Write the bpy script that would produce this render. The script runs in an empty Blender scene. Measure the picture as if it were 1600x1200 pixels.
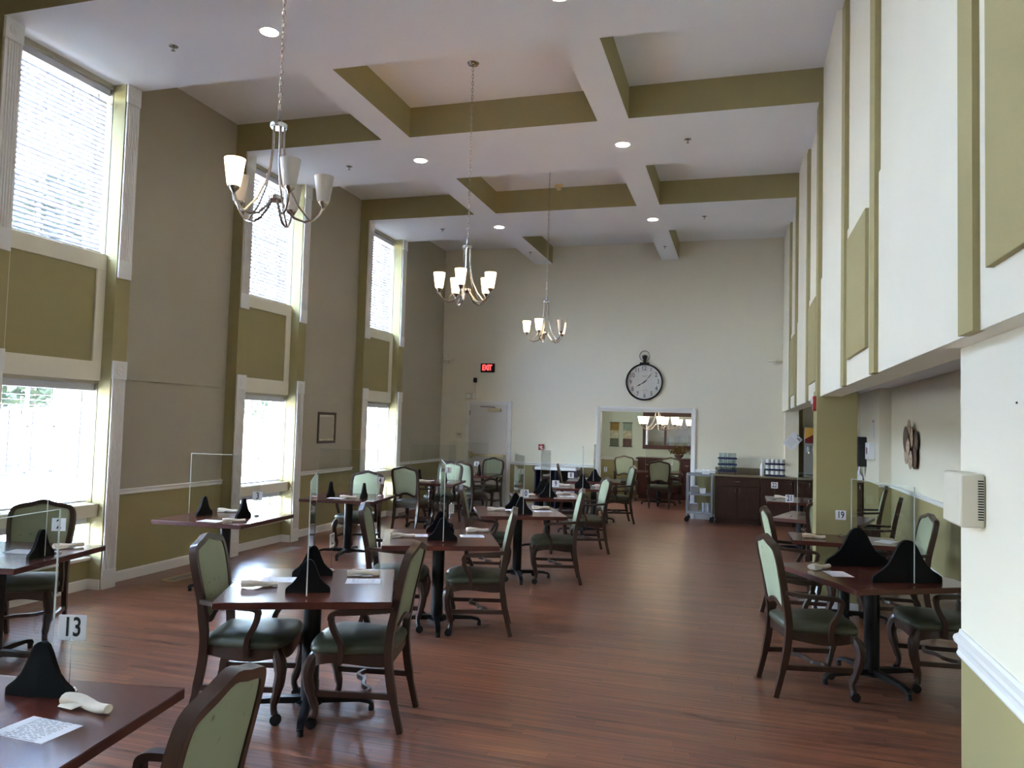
import bpy, bmesh, math, random
from mathutils import Vector, Matrix
R = math.radians
random.seed(7)
S = bpy.context.scene
COL = S.collection

# ------------------------------------------------------------------ camera
YAW, PITCH, ROLL, CAMH, FPX = .2895, .0509, .0276, 1.75, 1201.15
fw = Vector((-math.sin(YAW)*math.cos(PITCH), math.cos(YAW)*math.cos(PITCH), math.sin(PITCH)))
r0 = Vector((math.cos(YAW), math.sin(YAW), 0)); u0 = r0.cross(fw)
rt = math.cos(ROLL)*r0 + math.sin(ROLL)*u0
up = -math.sin(ROLL)*r0 + math.cos(ROLL)*u0
cam = bpy.data.cameras.new('camera'); camo = bpy.data.objects.new('camera', cam); COL.objects.link(camo)
m = Matrix((rt, up, -fw)).transposed().to_4x4(); m.translation = (0, 0, CAMH); camo.matrix_world = m
cam.sensor_width = 36; cam.lens = 36*FPX/1600; cam.clip_start = .02; cam.clip_end = 300
S.camera = camo
def proj(p):
    d = Vector(p)-Vector((0, 0, CAMH)); w = d.dot(fw)
    return (800+FPX*d.dot(rt)/w, 600-FPX*d.dot(up)/w, w)

# ------------------------------------------------------------------ world, sun, exposure
W = bpy.data.worlds.new('sky'); S.world = W; W.use_nodes = True
wn = W.node_tree; wn.nodes.clear()
sk = wn.nodes.new('ShaderNodeTexSky'); sk.sky_type = 'NISHITA'; sk.sun_disc = False
sk.sun_elevation = R(66); sk.sun_rotation = R(100); sk.air_density = 1.0; sk.dust_density = 2.0; sk.ozone_density = 1.0
bg = wn.nodes.new('ShaderNodeBackground'); bg.inputs[1].default_value = 8.0
wo = wn.nodes.new('ShaderNodeOutputWorld')
hs = wn.nodes.new('ShaderNodeHueSaturation'); hs.inputs['Saturation'].default_value = .9
wn.links.new(sk.outputs[0], hs.inputs['Color']); wn.links.new(hs.outputs[0], bg.inputs[0]); wn.links.new(bg.outputs[0], wo.inputs[0])
sun = bpy.data.lights.new('sun', 'SUN'); sun.energy = 14.0; sun.angle = R(.6); sun.color = (1, .98, .95)
suno = bpy.data.objects.new('sun', sun); COL.objects.link(suno)
suno.rotation_euler = (R(0), R(20), R(-14)); suno.location = (30, 0, 30)
S.view_settings.view_transform = 'Standard'; S.view_settings.look = 'None'
S.view_settings.gamma = 1; S.view_settings.use_curve_mapping = False
S.view_settings.exposure = 1.62
S.cycles.max_bounces = 10; S.cycles.diffuse_bounces = 6; S.cycles.transparent_max_bounces = 24
S.cycles.sample_clamp_indirect = 6

# ------------------------------------------------------------------ main measures (metres)
XW, XL, XR = -6.17, -6.0, .735          # left wall plane, trim fronts, right pilaster fronts
YF = 15.4                               # far wall
ZB, ZC = 5.085, 5.44                    # beam underside, coffer ceiling
PITCHB, BW, B0 = 3.343, 1.552, 4.835    # bay spacing, bay width, near edge of bay 1
BAYS = {k: (B0+PITCHB*(k-1), B0+PITCHB*(k-1)+BW) for k in (-1, 0, 1, 2, 3)}
LB = ((-4.141, -3.781), (-1.5416, -1.1996))

# ------------------------------------------------------------------ materials
def srgb(r, g, b):
    return tuple(((c/255)/12.92 if c/255 <= .04045 else (((c/255)+.055)/1.055)**2.4) for c in (r, g, b))+(1,)
M = {}
def mat(name, col, rough=.5, metal=0, var=0, vscale=3, bump=0, bscale=200, spec=.5, coat=0, emit=None, estr=0, trans=0, stretch=None):
    ma = bpy.data.materials.new(name); ma.use_nodes = True; M[name] = ma
    nt = ma.node_tree; b = nt.nodes['Principled BSDF']; c = srgb(*col)
    b.inputs['Base Color'].default_value = c; b.inputs['Roughness'].default_value = rough
    b.inputs['Metallic'].default_value = metal; b.inputs['Specular IOR Level'].default_value = spec
    b.inputs['Coat Weight'].default_value = coat; b.inputs['Coat Roughness'].default_value = .15
    if trans: b.inputs['Subsurface Weight'].default_value = trans
    if emit: b.inputs['Emission Color'].default_value = srgb(*emit); b.inputs['Emission Strength'].default_value = estr
    tc = nt.nodes.new('ShaderNodeTexCoord')
    src = tc.outputs['Object']
    if stretch:
        mp = nt.nodes.new('ShaderNodeMapping'); mp.inputs['Scale'].default_value = stretch
        nt.links.new(src, mp.inputs[0]); src = mp.outputs[0]
    if var:
        n = nt.nodes.new('ShaderNodeTexNoise'); n.inputs['Scale'].default_value = vscale; n.inputs['Detail'].default_value = 5
        nt.links.new(src, n.inputs['Vector'])
        rp = nt.nodes.new('ShaderNodeValToRGB')
        rp.color_ramp.elements[0].position = .3; rp.color_ramp.elements[1].position = .7
        rp.color_ramp.elements[0].color = tuple(x*(1-var) for x in c[:3])+(1,)
        rp.color_ramp.elements[1].color = tuple(min(1, x*(1+var)) for x in c[:3])+(1,)
        nt.links.new(n.outputs['Fac'], rp.inputs[0]); nt.links.new(rp.outputs[0], b.inputs['Base Color'])
    if bump:
        n2 = nt.nodes.new('ShaderNodeTexNoise'); n2.inputs['Scale'].default_value = bscale
        bp = nt.nodes.new('ShaderNodeBump'); bp.inputs['Strength'].default_value = bump; bp.inputs['Distance'].default_value = .002
        nt.links.new(src, n2.inputs['Vector']); nt.links.new(n2.outputs['Fac'], bp.inputs['Height']); nt.links.new(bp.outputs[0], b.inputs['Normal'])
    return ma
def nodes_of(name): ma = M[name]; return ma.node_tree, ma.node_tree.nodes['Principled BSDF']
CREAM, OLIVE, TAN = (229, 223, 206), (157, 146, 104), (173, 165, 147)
mat('cream', CREAM, .75, var=.02, vscale=1.5, bump=.15, bscale=90, spec=.2)
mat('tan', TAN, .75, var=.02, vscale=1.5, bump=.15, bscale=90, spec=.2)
mat('olive', OLIVE, .75, var=.03, vscale=1.5, bump=.15, bscale=90, spec=.2)
mat('room_green', (196, 197, 176), .75, var=.02, spec=.2)
mat('ceiling_white', (237, 238, 241), .85, var=.015, vscale=1, spec=.15)
mat('trim_white', (232, 231, 229), .4, var=.01)
mat('door_white', (214, 211, 208), .45, var=.02)
mat('laminate', (88, 43, 33), .22, var=.18, vscale=9, stretch=(1, 9, 9), coat=.2)
mat('laminate_edge', (76, 32, 24), .35, var=.12, vscale=9, stretch=(1, 9, 9))
mat('black_metal', (20, 21, 24), .38, metal=.3, bump=.1, bscale=300)
mat('chair_wood', (52, 32, 23), .34, var=.2, vscale=14, stretch=(1, 1, .25), coat=.25)
mat('vinyl', (66, 68, 52), .4, var=.08, vscale=8, bump=.25, bscale=160)
mat('caster', (18, 18, 20), .35)
mat('black_panel', (9, 9, 11), .75, bump=.1, spec=.2)
mat('napkin', (228, 216, 200), .9, var=.06, vscale=20, bump=.4, bscale=60, spec=.1)
mat('card', (232, 232, 240), .5)
mat('ink', (12, 12, 14), .6)
mat('nickel', (176, 166, 156), .25, metal=1)
mat('chrome', (200, 200, 205), .12, metal=1)
mat('shade_off', (196, 189, 182), .35)
mat('shade_lit', (255, 240, 215), .4, emit=(255, 220, 165), estr=3.5)
mat('shade_lit_room', (255, 244, 225), .4, emit=(255, 236, 205), estr=3.0)
mat('lamp_disc', (255, 255, 255), .4, emit=(255, 250, 240), estr=10)
def slat_mat():
    ma = mat('slat', (200, 200, 210), .5); nt, b = nodes_of('slat'); L = nt.links.new
    t = nt.nodes.new('ShaderNodeBsdfTranslucent'); t.inputs[0].default_value = srgb(235, 236, 242); mx = nt.nodes.new('ShaderNodeMixShader'); mx.inputs[0].default_value = .02
    L(b.outputs[0], mx.inputs[1]); L(t.outputs[0], mx.inputs[2]); L(mx.outputs[0], nt.nodes['Material Output'].inputs[0])
mat('brass', (186, 170, 130), .35, metal=.8)
mat('red', (168, 32, 36), .4)
mat('exit_red', (230, 60, 60), .4, emit=(255, 60, 60), estr=1.6)
mat('granite', (128, 116, 98), .25, var=.6, vscale=90, coat=.3)
mat('cabinet_dark', (58, 34, 26), .35, var=.25, vscale=10, stretch=(6, 6, .6), coat=.2)
mat('cabinet_red', (68, 30, 26), .35, var=.2, vscale=10, stretch=(6, 6, .6), coat=.2)
mat('steel', (170, 172, 176), .3, metal=.9)
mat('grey_plastic', (150, 152, 158), .5)
mat('navy_plastic', (30, 38, 74), .45)
mat('white_plastic', (236, 236, 236), .4)
mat('beige_plastic', (214, 208, 190), .5)
mat('dark_gap', (14, 13, 12), .8)
mat('dial', (206, 200, 192), .5, var=.08, vscale=6)
mat('bronze_disc', (176, 152, 132), .5, metal=.15, var=.35, vscale=30, bump=.5, bscale=80)
mat('bronze_dark', (86, 62, 50), .45, metal=.2, var=.3, vscale=30)
mat('ochre_cloth', (146, 116, 62), .9, var=.25, vscale=25)
mat('sage_cloth', (142, 158, 138), .9, var=.15, vscale=25)
mat('cream_cloth', (196, 190, 160), .9, var=.3, vscale=18)
mat('brown_cloth', (92, 66, 54), .9, var=.3, vscale=30)
mat('moss_cloth', (86, 92, 70), .9, var=.4, vscale=40)
mat('mirror', (225, 228, 230), .03, metal=1)
mat('leaf', (30, 46, 30), .8, var=.4, vscale=3)
mat('leaf_dry', (110, 82, 40), .8, var=.4, vscale=30)
mat('bark', (62, 50, 42), .9, var=.3)
mat('lawn', (136, 132, 108), .95, var=.2, vscale=.6)
mat('concrete', (206, 208, 212), .9, var=.06, vscale=.5)
mat('fence_wood', (36, 38, 50), .9, var=.2, vscale=2)
mat('roof_grey', (150, 150, 150), .9)
mat('maroon', (104, 20, 26), .4)
mat('gold_print', (196, 150, 56), .4)
mat('pink_print', (226, 150, 150), .4)
mat('pale_print', (150, 146, 140), .6)
mat('foil', (196, 196, 200), .3, metal=.7)
mat('frame_brown', (70, 56, 44), .5, var=.2, vscale=20)
mat('art_paper', (176, 150, 124), .8, var=.35, vscale=14)

slat_mat()

# two-tone wall paint: olive below the chair rail, cream above
def two_tone(key, top):
    ma = M['cream'].copy(); ma.name = key+'_paint'; M[key] = ma
    nt = ma.node_tree; b = nt.nodes['Principled BSDF']
    g = nt.nodes.new('ShaderNodeNewGeometry'); s = nt.nodes.new('ShaderNodeSeparateXYZ'); c = nt.nodes.new('ShaderNodeMath'); c.operation = 'GREATER_THAN'
    c.inputs[1].default_value = .925
    mx = nt.nodes.new('ShaderNodeMix'); mx.data_type = 'RGBA'; mx.inputs[6].default_value = srgb(*OLIVE); mx.inputs[7].default_value = srgb(*top)
    nt.links.new(g.outputs['Position'], s.inputs[0]); nt.links.new(s.outputs[2], c.inputs[0]); nt.links.new(c.outputs[0], mx.inputs[0])
    nt.links.new(mx.outputs[2], b.inputs['Base Color'])
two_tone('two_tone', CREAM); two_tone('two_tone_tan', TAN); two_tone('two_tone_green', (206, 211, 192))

def floor_mat():
    ma = bpy.data.materials.new('plank_wood'); ma.use_nodes = True; M['plank'] = ma
    nt = ma.node_tree; b = nt.nodes['Principled BSDF']; L = nt.links.new
    at = nt.nodes.new('ShaderNodeAttribute'); at.attribute_name = 'tone'
    g = nt.nodes.new('ShaderNodeNewGeometry'); k = nt.nodes.new('ShaderNodeMath'); k.operation = 'MULTIPLY'; k.inputs[1].default_value = 61
    L(at.outputs['Fac'], k.inputs[0])
    ad = nt.nodes.new('ShaderNodeVectorMath'); ad.operation = 'ADD'; L(g.outputs['Position'], ad.inputs[0]); L(k.outputs[0], ad.inputs[1])
    mp = nt.nodes.new('ShaderNodeMapping'); mp.inputs['Scale'].default_value = (.9, 36, 1); L(ad.outputs[0], mp.inputs[0])
    n = nt.nodes.new('ShaderNodeTexNoise'); n.inputs['Scale'].default_value = 1.3; n.inputs['Detail'].default_value = 4; L(mp.outputs[0], n.inputs['Vector'])
    r1 = nt.nodes.new('ShaderNodeValToRGB'); L(n.outputs['Fac'], r1.inputs[0])
    e = r1.color_ramp.elements; e[0].position = .31; e[0].color = srgb(60, 34, 25); e[1].position = .69; e[1].color = srgb(164, 102, 68)
    el = e.new(.5); el.color = srgb(116, 70, 51)
    r2 = nt.nodes.new('ShaderNodeValToRGB'); L(at.outputs['Fac'], r2.inputs[0])
    e = r2.color_ramp.elements; e[0].color = srgb(86, 58, 50); e[1].color = srgb(150, 96, 66); el = e.new(.55); el.color = srgb(118, 72, 54)
    mx = nt.nodes.new('ShaderNodeMix'); mx.data_type = 'RGBA'; mx.inputs[0].default_value = .38; L(r1.outputs[0], mx.inputs[6]); L(r2.outputs[0], mx.inputs[7])
    L(mx.outputs[2], b.inputs['Base Color'])
    rr = nt.nodes.new('ShaderNodeMapRange'); rr.inputs[3].default_value = .24; rr.inputs[4].default_value = .36; L(n.outputs['Fac'], rr.inputs[0]); L(rr.outputs[0], b.inputs['Roughness'])
    bp = nt.nodes.new('ShaderNodeBump'); bp.inputs['Strength'].default_value = .06; bp.inputs['Distance'].default_value = .002; L(n.outputs['Fac'], bp.inputs['Height']); L(bp.outputs[0], b.inputs['Normal'])
    b.inputs['Specular IOR Level'].default_value = .5
floor_mat()

def fabric_mat():
    ma = mat('fabric', (150, 160, 122), .85, bump=.3, bscale=220, spec=.2)
    nt, b = nodes_of('fabric'); L = nt.links.new
    tc = nt.nodes.new('ShaderNodeTexCoord'); v = nt.nodes.new('ShaderNodeTexVoronoi'); v.inputs['Scale'].default_value = 13; v.inputs['Randomness'].default_value = .35
    n = nt.nodes.new('ShaderNodeTexNoise'); n.inputs['Scale'].default_value = 26; L(tc.outputs['Object'], n.inputs['Vector'])
    L(tc.outputs['Object'], v.inputs['Vector'])
    a = nt.nodes.new('ShaderNodeMath'); a.operation = 'MULTIPLY_ADD'; a.inputs[1].default_value = .35; L(n.outputs['Fac'], a.inputs[0]); L(v.outputs['Distance'], a.inputs[2])
    rp = nt.nodes.new('ShaderNodeValToRGB'); L(a.outputs[0], rp.inputs[0])
    e = rp.color_ramp.elements; e[0].position = .22; e[0].color = srgb(120, 124, 100); e[1].position = .34; e[1].color = srgb(152, 158, 133)
    L(rp.outputs[0], b.inputs['Base Color'])
fabric_mat()

def clear_mat(name, tint, gloss):
    ma = bpy.data.materials.new(name); ma.use_nodes = True; M[name] = ma
    nt = ma.node_tree; nt.nodes.clear(); L = nt.links.new
    o = nt.nodes.new('ShaderNodeOutputMaterial'); t = nt.nodes.new('ShaderNodeBsdfTransparent'); t.inputs[0].default_value = tint+(1,)
    g = nt.nodes.new('ShaderNodeBsdfGlossy'); g.inputs['Roughness'].default_value = .02
    f = nt.nodes.new('ShaderNodeFresnel'); f.inputs[0].default_value = gloss
    gg = nt.nodes.new('ShaderNodeNewGeometry'); iv = nt.nodes.new('ShaderNodeMath'); iv.operation = 'SUBTRACT'; iv.inputs[0].default_value = 1; L(gg.outputs['Backfacing'], iv.inputs[1])
    ml = nt.nodes.new('ShaderNodeMath'); ml.operation = 'MULTIPLY'; L(f.outputs[0], ml.inputs[0]); L(iv.outputs[0], ml.inputs[1])
    mx = nt.nodes.new('ShaderNodeMixShader'); L(ml.outputs[0], mx.inputs[0]); L(t.outputs[0], mx.inputs[1]); L(g.outputs[0], mx.inputs[2]); L(mx.outputs[0], o.inputs[0])
clear_mat('pane_glass', (.97, .98, .98), 1.3)
clear_mat('plexiglass', (.95, .965, .96), 1.5)
clear_mat('tumbler_glass', (.86, .89, .9), 1.9)
mat('plexi_edge', (205, 215, 212), .25)

def paper_mat():
    ma = mat('printed_paper', (236, 236, 240), .7)
    nt, b = nodes_of('printed_paper'); L = nt.links.new
    tc = nt.nodes.new('ShaderNodeTexCoord'); s = nt.nodes.new('ShaderNodeSeparateXYZ'); L(tc.outputs['Object'], s.inputs[0])
    w = nt.nodes.new('ShaderNodeMath'); w.operation = 'MULTIPLY'; w.inputs[1].default_value = 120; L(s.outputs[1], w.inputs[0])
    fr = nt.nodes.new('ShaderNodeMath'); fr.operation = 'FRACT'; L(w.outputs[0], fr.inputs[0])
    gt = nt.nodes.new('ShaderNodeMath'); gt.operation = 'GREATER_THAN'; gt.inputs[1].default_value = .6; L(fr.outputs[0], gt.inputs[0])
    n = nt.nodes.new('ShaderNodeTexNoise'); n.inputs['Scale'].default_value = 1; mpp = nt.nodes.new('ShaderNodeMapping'); mpp.inputs['Scale'].default_value = (70, 120, 1); L(tc.outputs['Object'], mpp.inputs[0]); L(mpp.outputs[0], n.inputs['Vector'])
    g2 = nt.nodes.new('ShaderNodeMath'); g2.operation = 'GREATER_THAN'; g2.inputs[1].default_value = .47; L(n.outputs['Fac'], g2.inputs[0])
    ab = nt.nodes.new('ShaderNodeMath'); ab.operation = 'ABSOLUTE'; L(s.outputs[0], ab.inputs[0])
    lt = nt.nodes.new('ShaderNodeMath'); lt.operation = 'LESS_THAN'; lt.inputs[1].default_value = .07; L(ab.outputs[0], lt.inputs[0])
    m1 = nt.nodes.new('ShaderNodeMath'); m1.operation = 'MULTIPLY'; L(gt.outputs[0], m1.inputs[0]); L(g2.outputs[0], m1.inputs[1])
    m2 = nt.nodes.new('ShaderNodeMath'); m2.operation = 'MULTIPLY'; L(m1.outputs[0], m2.inputs[0]); L(lt.outputs[0], m2.inputs[1])
    mx = nt.nodes.new('ShaderNodeMix'); mx.data_type = 'RGBA'; mx.inputs[6].default_value = srgb(236, 236, 240); mx.inputs[7].default_value = srgb(132, 134, 142)
    L(m2.outputs[0], mx.inputs[0]); L(mx.outputs[2], b.inputs['Base Color'])
paper_mat()

# ------------------------------------------------------------------ mesh helpers
class MB:
    def __init__(s): s.v = []; s.f = []; s.m = []
    def add(s, vs, fs, mi=0):
        o = len(s.v); s.v += [tuple(p) for p in vs]; s.f += [tuple(i+o for i in f) for f in fs]; s.m += [mi]*len(fs); return s
    def box(s, x0, x1, y0, y1, z0, z1, mi=0):
        vs = [(x, y, z) for z in (z0, z1) for y in (y0, y1) for x in (x0, x1)]
        return s.add(vs, [(0, 2, 3, 1), (4, 5, 7, 6), (0, 1, 5, 4), (1, 3, 7, 5), (3, 2, 6, 7), (2, 0, 4, 6)], mi)
    def cbox(s, x0, x1, y0, y1, z0, z1, c=.004, mi=0, mtx=None):
        bm = bmesh.new(); bmesh.ops.create_cube(bm, size=1)
        for v in bm.verts:
            v.co = Vector(((x0+x1)/2+v.co.x*(x1-x0), (y0+y1)/2+v.co.y*(y1-y0), (z0+z1)/2+v.co.z*(z1-z0)))
        bmesh.ops.bevel(bm, geom=bm.edges[:], offset=c, segments=1, affect='EDGES')
        bm.verts.index_update()
        vs = [(mtx @ v.co) if mtx else v.co.copy() for v in bm.verts]; fs = [[v.index for v in f.verts] for f in bm.faces]; bm.free()
        return s.add(vs, fs, mi)
    def xf(s, mtx, start=0):
        for i in range(start, len(s.v)): s.v[i] = tuple(mtx @ Vector(s.v[i]))
        return s
    def prism(s, poly, a, b, axis='z', mi=0):
        n = len(poly)
        def P(u, v, w): return {'z': (u, v, w), 'x': (w, u, v), 'y': (u, w, v)}[axis]
        vs = [P(u, v, a) for u, v in poly]+[P(u, v, b) for u, v in poly]
        fs = [(i, (i+1) % n, n+(i+1) % n, n+i) for i in range(n)]+[tuple(range(n-1, -1, -1)), tuple(range(n, 2*n))]
        return s.add(vs, fs, mi)
    def sweep(s, pts, rad, n=8, up=(0, 0, 1), closed=False, mi=0, caps=True):
        pts = [Vector(p) for p in pts]; k = len(pts); U = Vector(up); rings = []
        if not isinstance(rad, (list,)): rad = [rad]*k
        for i, p in enumerate(pts):
            a = pts[(i-1) % k] if closed or i else p; c = pts[(i+1) % k] if closed or i < k-1 else p
            t = (c-a).normalized(); sd = t.cross(U)
            if sd.length < 1e-4: sd = t.cross(Vector((1, 0, 0)))
            sd.normalize(); nu = sd.cross(t); r = rad[i]; ring = []
            if n == 4:
                w, h = (r if isinstance(r, tuple) else (r, r))
                ring = [p+sd*w*x+nu*h*y for x, y in ((-1, -1), (1, -1), (1, 1), (-1, 1))]
            else:
                w, h = (r if isinstance(r, tuple) else (r, r))
                for j in range(n):
                    an = 2*math.pi*(j+.5)/n; cx, cy = math.cos(an), math.sin(an)
                    ring.append(p+sd*w*cx+nu*h*cy)
            rings.append(ring)
        vs = [q for r in rings for q in r]; fs = []
        for i in range(k if closed else k-1):
            for j in range(n):
                a, b = i*n+j, i*n+(j+1) % n; c, d = ((i+1) % k)*n+(j+1) % n, ((i+1) % k)*n+j
                fs.append((a, b, c, d))
        if not closed and caps: fs += [tuple(range(n-1, -1, -1)), tuple((k-1)*n+j for j in range(n))]
        return s.add(vs, fs, mi)
    def lathe(s, prof, n=16, c=(0, 0, 0), axis='z', mi=0, caps=True):
        vs = []; k = len(prof)
        for r, h in prof:
            for j in range(n):
                a = 2*math.pi*j/n; x, y = r*math.cos(a), r*math.sin(a)
                q = {'z': (x, y, h), 'x': (h, x, y), 'y': (x, h, y)}[axis]
                vs.append((q[0]+c[0], q[1]+c[1], q[2]+c[2]))
        fs = [(i*n+j, i*n+(j+1) % n, (i+1)*n+(j+1) % n, (i+1)*n+j) for i in range(k-1) for j in range(n)]
        if caps and prof[0][0] > 1e-5: fs.append(tuple(range(n-1, -1, -1)))
        if caps and prof[-1][0] > 1e-5: fs.append(tuple((k-1)*n+j for j in range(n)))
        return s.add(vs, fs, mi)
    def mesh(s, name, mats, smooth=True, ang=38):
        me = bpy.data.meshes.new(name); me.from_pydata(s.v, [], s.f)
        for q in (mats if isinstance(mats, (list, tuple)) else [mats]): me.materials.append(M[q])
        for p, i in zip(me.polygons, s.m): p.material_index = i
        bm = bmesh.new(); bm.from_mesh(me); bmesh.ops.recalc_face_normals(bm, faces=bm.faces); bm.to_mesh(me); bm.free()
        if smooth:
            me.shade_smooth(); me.set_sharp_from_angle(angle=R(ang))
        return me
    def build(s, name, mats, parent=None, loc=None, rot=None, smooth=True, ang=38):
        return link(name, s.mesh(name, mats, smooth, ang), parent, loc, rot)
def link(name, me, parent=None, loc=None, rot=None):
    o = bpy.data.objects.new(name, me); COL.objects.link(o); o.parent = parent
    if loc: o.location = loc
    if rot: o.rotation_euler = rot
    return o
def empty(name, loc=(0, 0, 0), rz=0):
    o = bpy.data.objects.new(name, None); COL.objects.link(o); o.location = loc; o.rotation_euler = (0, 0, rz); o.empty_display_size = .1
    return o
def tag(o, label, cat, group=None):
    o['label'] = label; o['category'] = cat
    if group: o['group'] = group
    return o
def struct(o, label=None, cat=None):
    o['kind'] = 'structure'
    if label: o['label'] = label
    if cat: o['category'] = cat
    return o
def copy_tree(o, parent=None):
    c = o.copy(); COL.objects.link(c); c.parent = parent
    for ch in list(o.children): copy_tree(ch, c)
    return c
def box(name, mt, x0, x1, y0, y1, z0, z1, parent=None): return MB().box(x0, x1, y0, y1, z0, z1).build(name, mt, parent, smooth=False)
def text(name, s, size, mt, parent, loc, rot, ext=.0008, sx=1, bold=0):
    cu = bpy.data.curves.new('t', 'FONT'); cu.body = s; cu.size = size; cu.align_x = 'CENTER'; cu.align_y = 'CENTER'; cu.extrude = ext; cu.resolution_u = 4; cu.offset = bold
    ob = bpy.data.objects.new('t', cu); COL.objects.link(ob)
    me = bpy.data.meshes.new_from_object(ob.evaluated_get(bpy.context.evaluated_depsgraph_get()))
    bpy.data.objects.remove(ob); bpy.data.curves.remove(cu)
    me.materials.clear(); me.materials.append(M[mt])
    o = link(name, me, parent, loc, rot); o.scale = (sx, 1, 1); return o

# ------------------------------------------------------------------ floor with planks
fl = struct(box('floor', 'dark_gap', -6.45, 2.6, -5.2, 19.7, -.12, -.009), 'reddish brown wood plank floor running through the dining hall', 'floor')
PW, PL = .068, .92
def plank_mesh(w, l, tone):
    mb = MB().box(0, l-.0015, 0, w-.0012, -.009, 0)
    return mb
cells = []
for j in range(int(24.8/PW)):
    y = -5.1+j*PW; off = random.random()*PL
    x = -6.45-off; x_end = 2.6
    if y > YF-.02: x, x_end = -3.8-off, .5
    while x < x_end:
        cells.append((x, y)); x += PL
def near_key(c):
    p = proj((c[0]+PL/2, c[1]+PW/2, 0))
    ok = p[2] > .3 and -40 < p[0] < 1520 and p[1] < 1215
    return (0 if ok else 1, p[2] if p[2] > 0 else 99)
cells.sort(key=near_key)
variants = []
for k in range(24):
    me = plank_mesh(PW, PL, 0).mesh('plank', 'plank', False)
    a = me.attributes.new('tone', 'FLOAT', 'FACE')
    for d in a.data: d.value = k/23
    variants.append(me)
for c in cells[:300]:
    link('plank', random.choice(variants), fl, (c[0], c[1], 0))
mb = MB(); tones = []
for c in cells[300:]:
    n0 = len(mb.f); mb.box(c[0], c[0]+PL-.0015, c[1], c[1]+PW-.0012, -.009, 0); tones += [random.random()]*(len(mb.f)-n0)
me = bpy.data.meshes.new('plank_field'); me.from_pydata(mb.v, [], mb.f); me.materials.append(M['plank'])
a = me.attributes.new('tone', 'FLOAT', 'FACE'); a.data.foreach_set('value', tones)
pf = link('plank_field', me, fl); pf['kind'] = 'stuff'

# ------------------------------------------------------------------ left wall with bays
BACKY = -5.0
UZ0, UZ1, LZ0, LZ1 = 3.34, 5.04, .30, 2.03
mb = MB(); prev = BACKY-.2
for k, (y0, y1) in BAYS.items():
    a, b = y0+.19, y1-.19
    mb.box(-6.47, XW, prev, a, -.1, 5.7)
    mb.box(-6.47, XW, a, b, -.1, LZ0); mb.box(-6.47, XW, a, b, LZ1, UZ0); mb.box(-6.47, XW, a, b, UZ1, 5.7)
    prev = b
mb.box(-6.47, XW, prev, YF+.2, -.1, 5.7)
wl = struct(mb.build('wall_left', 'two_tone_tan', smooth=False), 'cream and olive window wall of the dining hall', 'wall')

def fluted(z0, z1, block_top):
    """fluted casing lying on a pilaster: profile in (y, x)"""
    w = .165; prof = [(0, 0), (0, .018)]
    n = 5
    for i in range(n):
        c = .03+i*(w-.06)/(n-1); prof += [(c-.009, .018), (c-.006, .008), (c+.006, .008), (c+.009, .018)]
    prof += [(w, .018), (w, 0)]
    mb = MB(); mb.prism([(x, y) for y, x in prof], z0+.19, z1-.185, 'z')
    mb.cbox(0, .022, -.004, w+.004, z0, z0+.19, .003)
    if block_top: mb.cbox(0, .026, -.008, w+.008, z1-.185, z1, .004)
    return mb
tr_up, tr_lo = fluted(3.10, ZB, True).mesh('fluted_trim', 'trim_white', False), fluted(0, 2.265, True).mesh('fluted_trim', 'trim_white', False)
ros = MB().lathe([(.052, 0), (.052, .006), (.044, .008), (.036, .004), (.024, .004), (.018, .009), (.008, .010), (0, .008)], 20, axis='x').mesh('rosette', 'trim_white')
win_up = win_lo = None
def win_frame(z0, z1, y0, y1, nv, nh, label):
    mb = MB(); X = -6.40
    for a, b, c, d in ((y0, y0+.05, z0, z1), (y1-.05, y1, z0, z1), (y0+.05, y1-.05, z0, z0+.05), (y0+.05, y1-.05, z1-.05, z1)): mb.cbox(X-.03, X+.03, a, b, c, d, .004)
    return mb
wcount = 0
def blind(root_label, y0, y1, z0, z1, tilt, group):
    root = empty('window_blind', (-6.245, (y0+y1)/2, z0)); tag(root, root_label, 'blind', group)
    h = z1-z0; w = (y1-y0)/2-.012
    MB().cbox(-.03, .035, -w-.006, w+.006, h-.07, h, .004).build('headrail', 'slat', root)
    sp = .047; n = int((h-.12)/sp)
    key = ('slat', round(w, 3), tilt)
    if key not in SL:
        mb = MB(); t = R(tilt)
        pr = [(-.025, -.0015), (-.012, .0012), (0, .002), (.012, .0012), (.025, -.0015), (.012, -.0002), (0, .0006), (-.012, -.0002)]
        mb.prism([(x*math.cos(t)-z*math.sin(t), x*math.sin(t)+z*math.cos(t)) for x, z in pr], -w, w, 'y')
        SL[key] = mb.mesh('slat', 'slat')
    for i in range(n): link('slat', SL[key], root, (0, 0, .035+sp*(i+.5)))
    MB().cbox(-.025, .025, -w, w, .006, .026, .003).build('bottom_rail', 'slat', root)
    for yy in (-w*.72, -w*.24, w*.24, w*.72):
        c = MB()
        for xx in (-.026, .026): c.box(xx-.0008, xx+.0008, yy-.0015, yy+.0015, .01, h-.06)
        c.build('ladder_cord', 'slat', root, smooth=False)
    return root
SL = {}
ORD = {-1: 'bay behind', 0: 'bay before', 1: 'bay beside table two', 2: 'bay beside table three', 3: 'bay beside table four'}
WHERE = {-1: 'the bay farthest from the clock wall', 0: 'the bay beside table thirteen', 1: 'the bay behind table two', 2: 'the bay behind table three', 3: 'the bay behind table four'}
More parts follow.
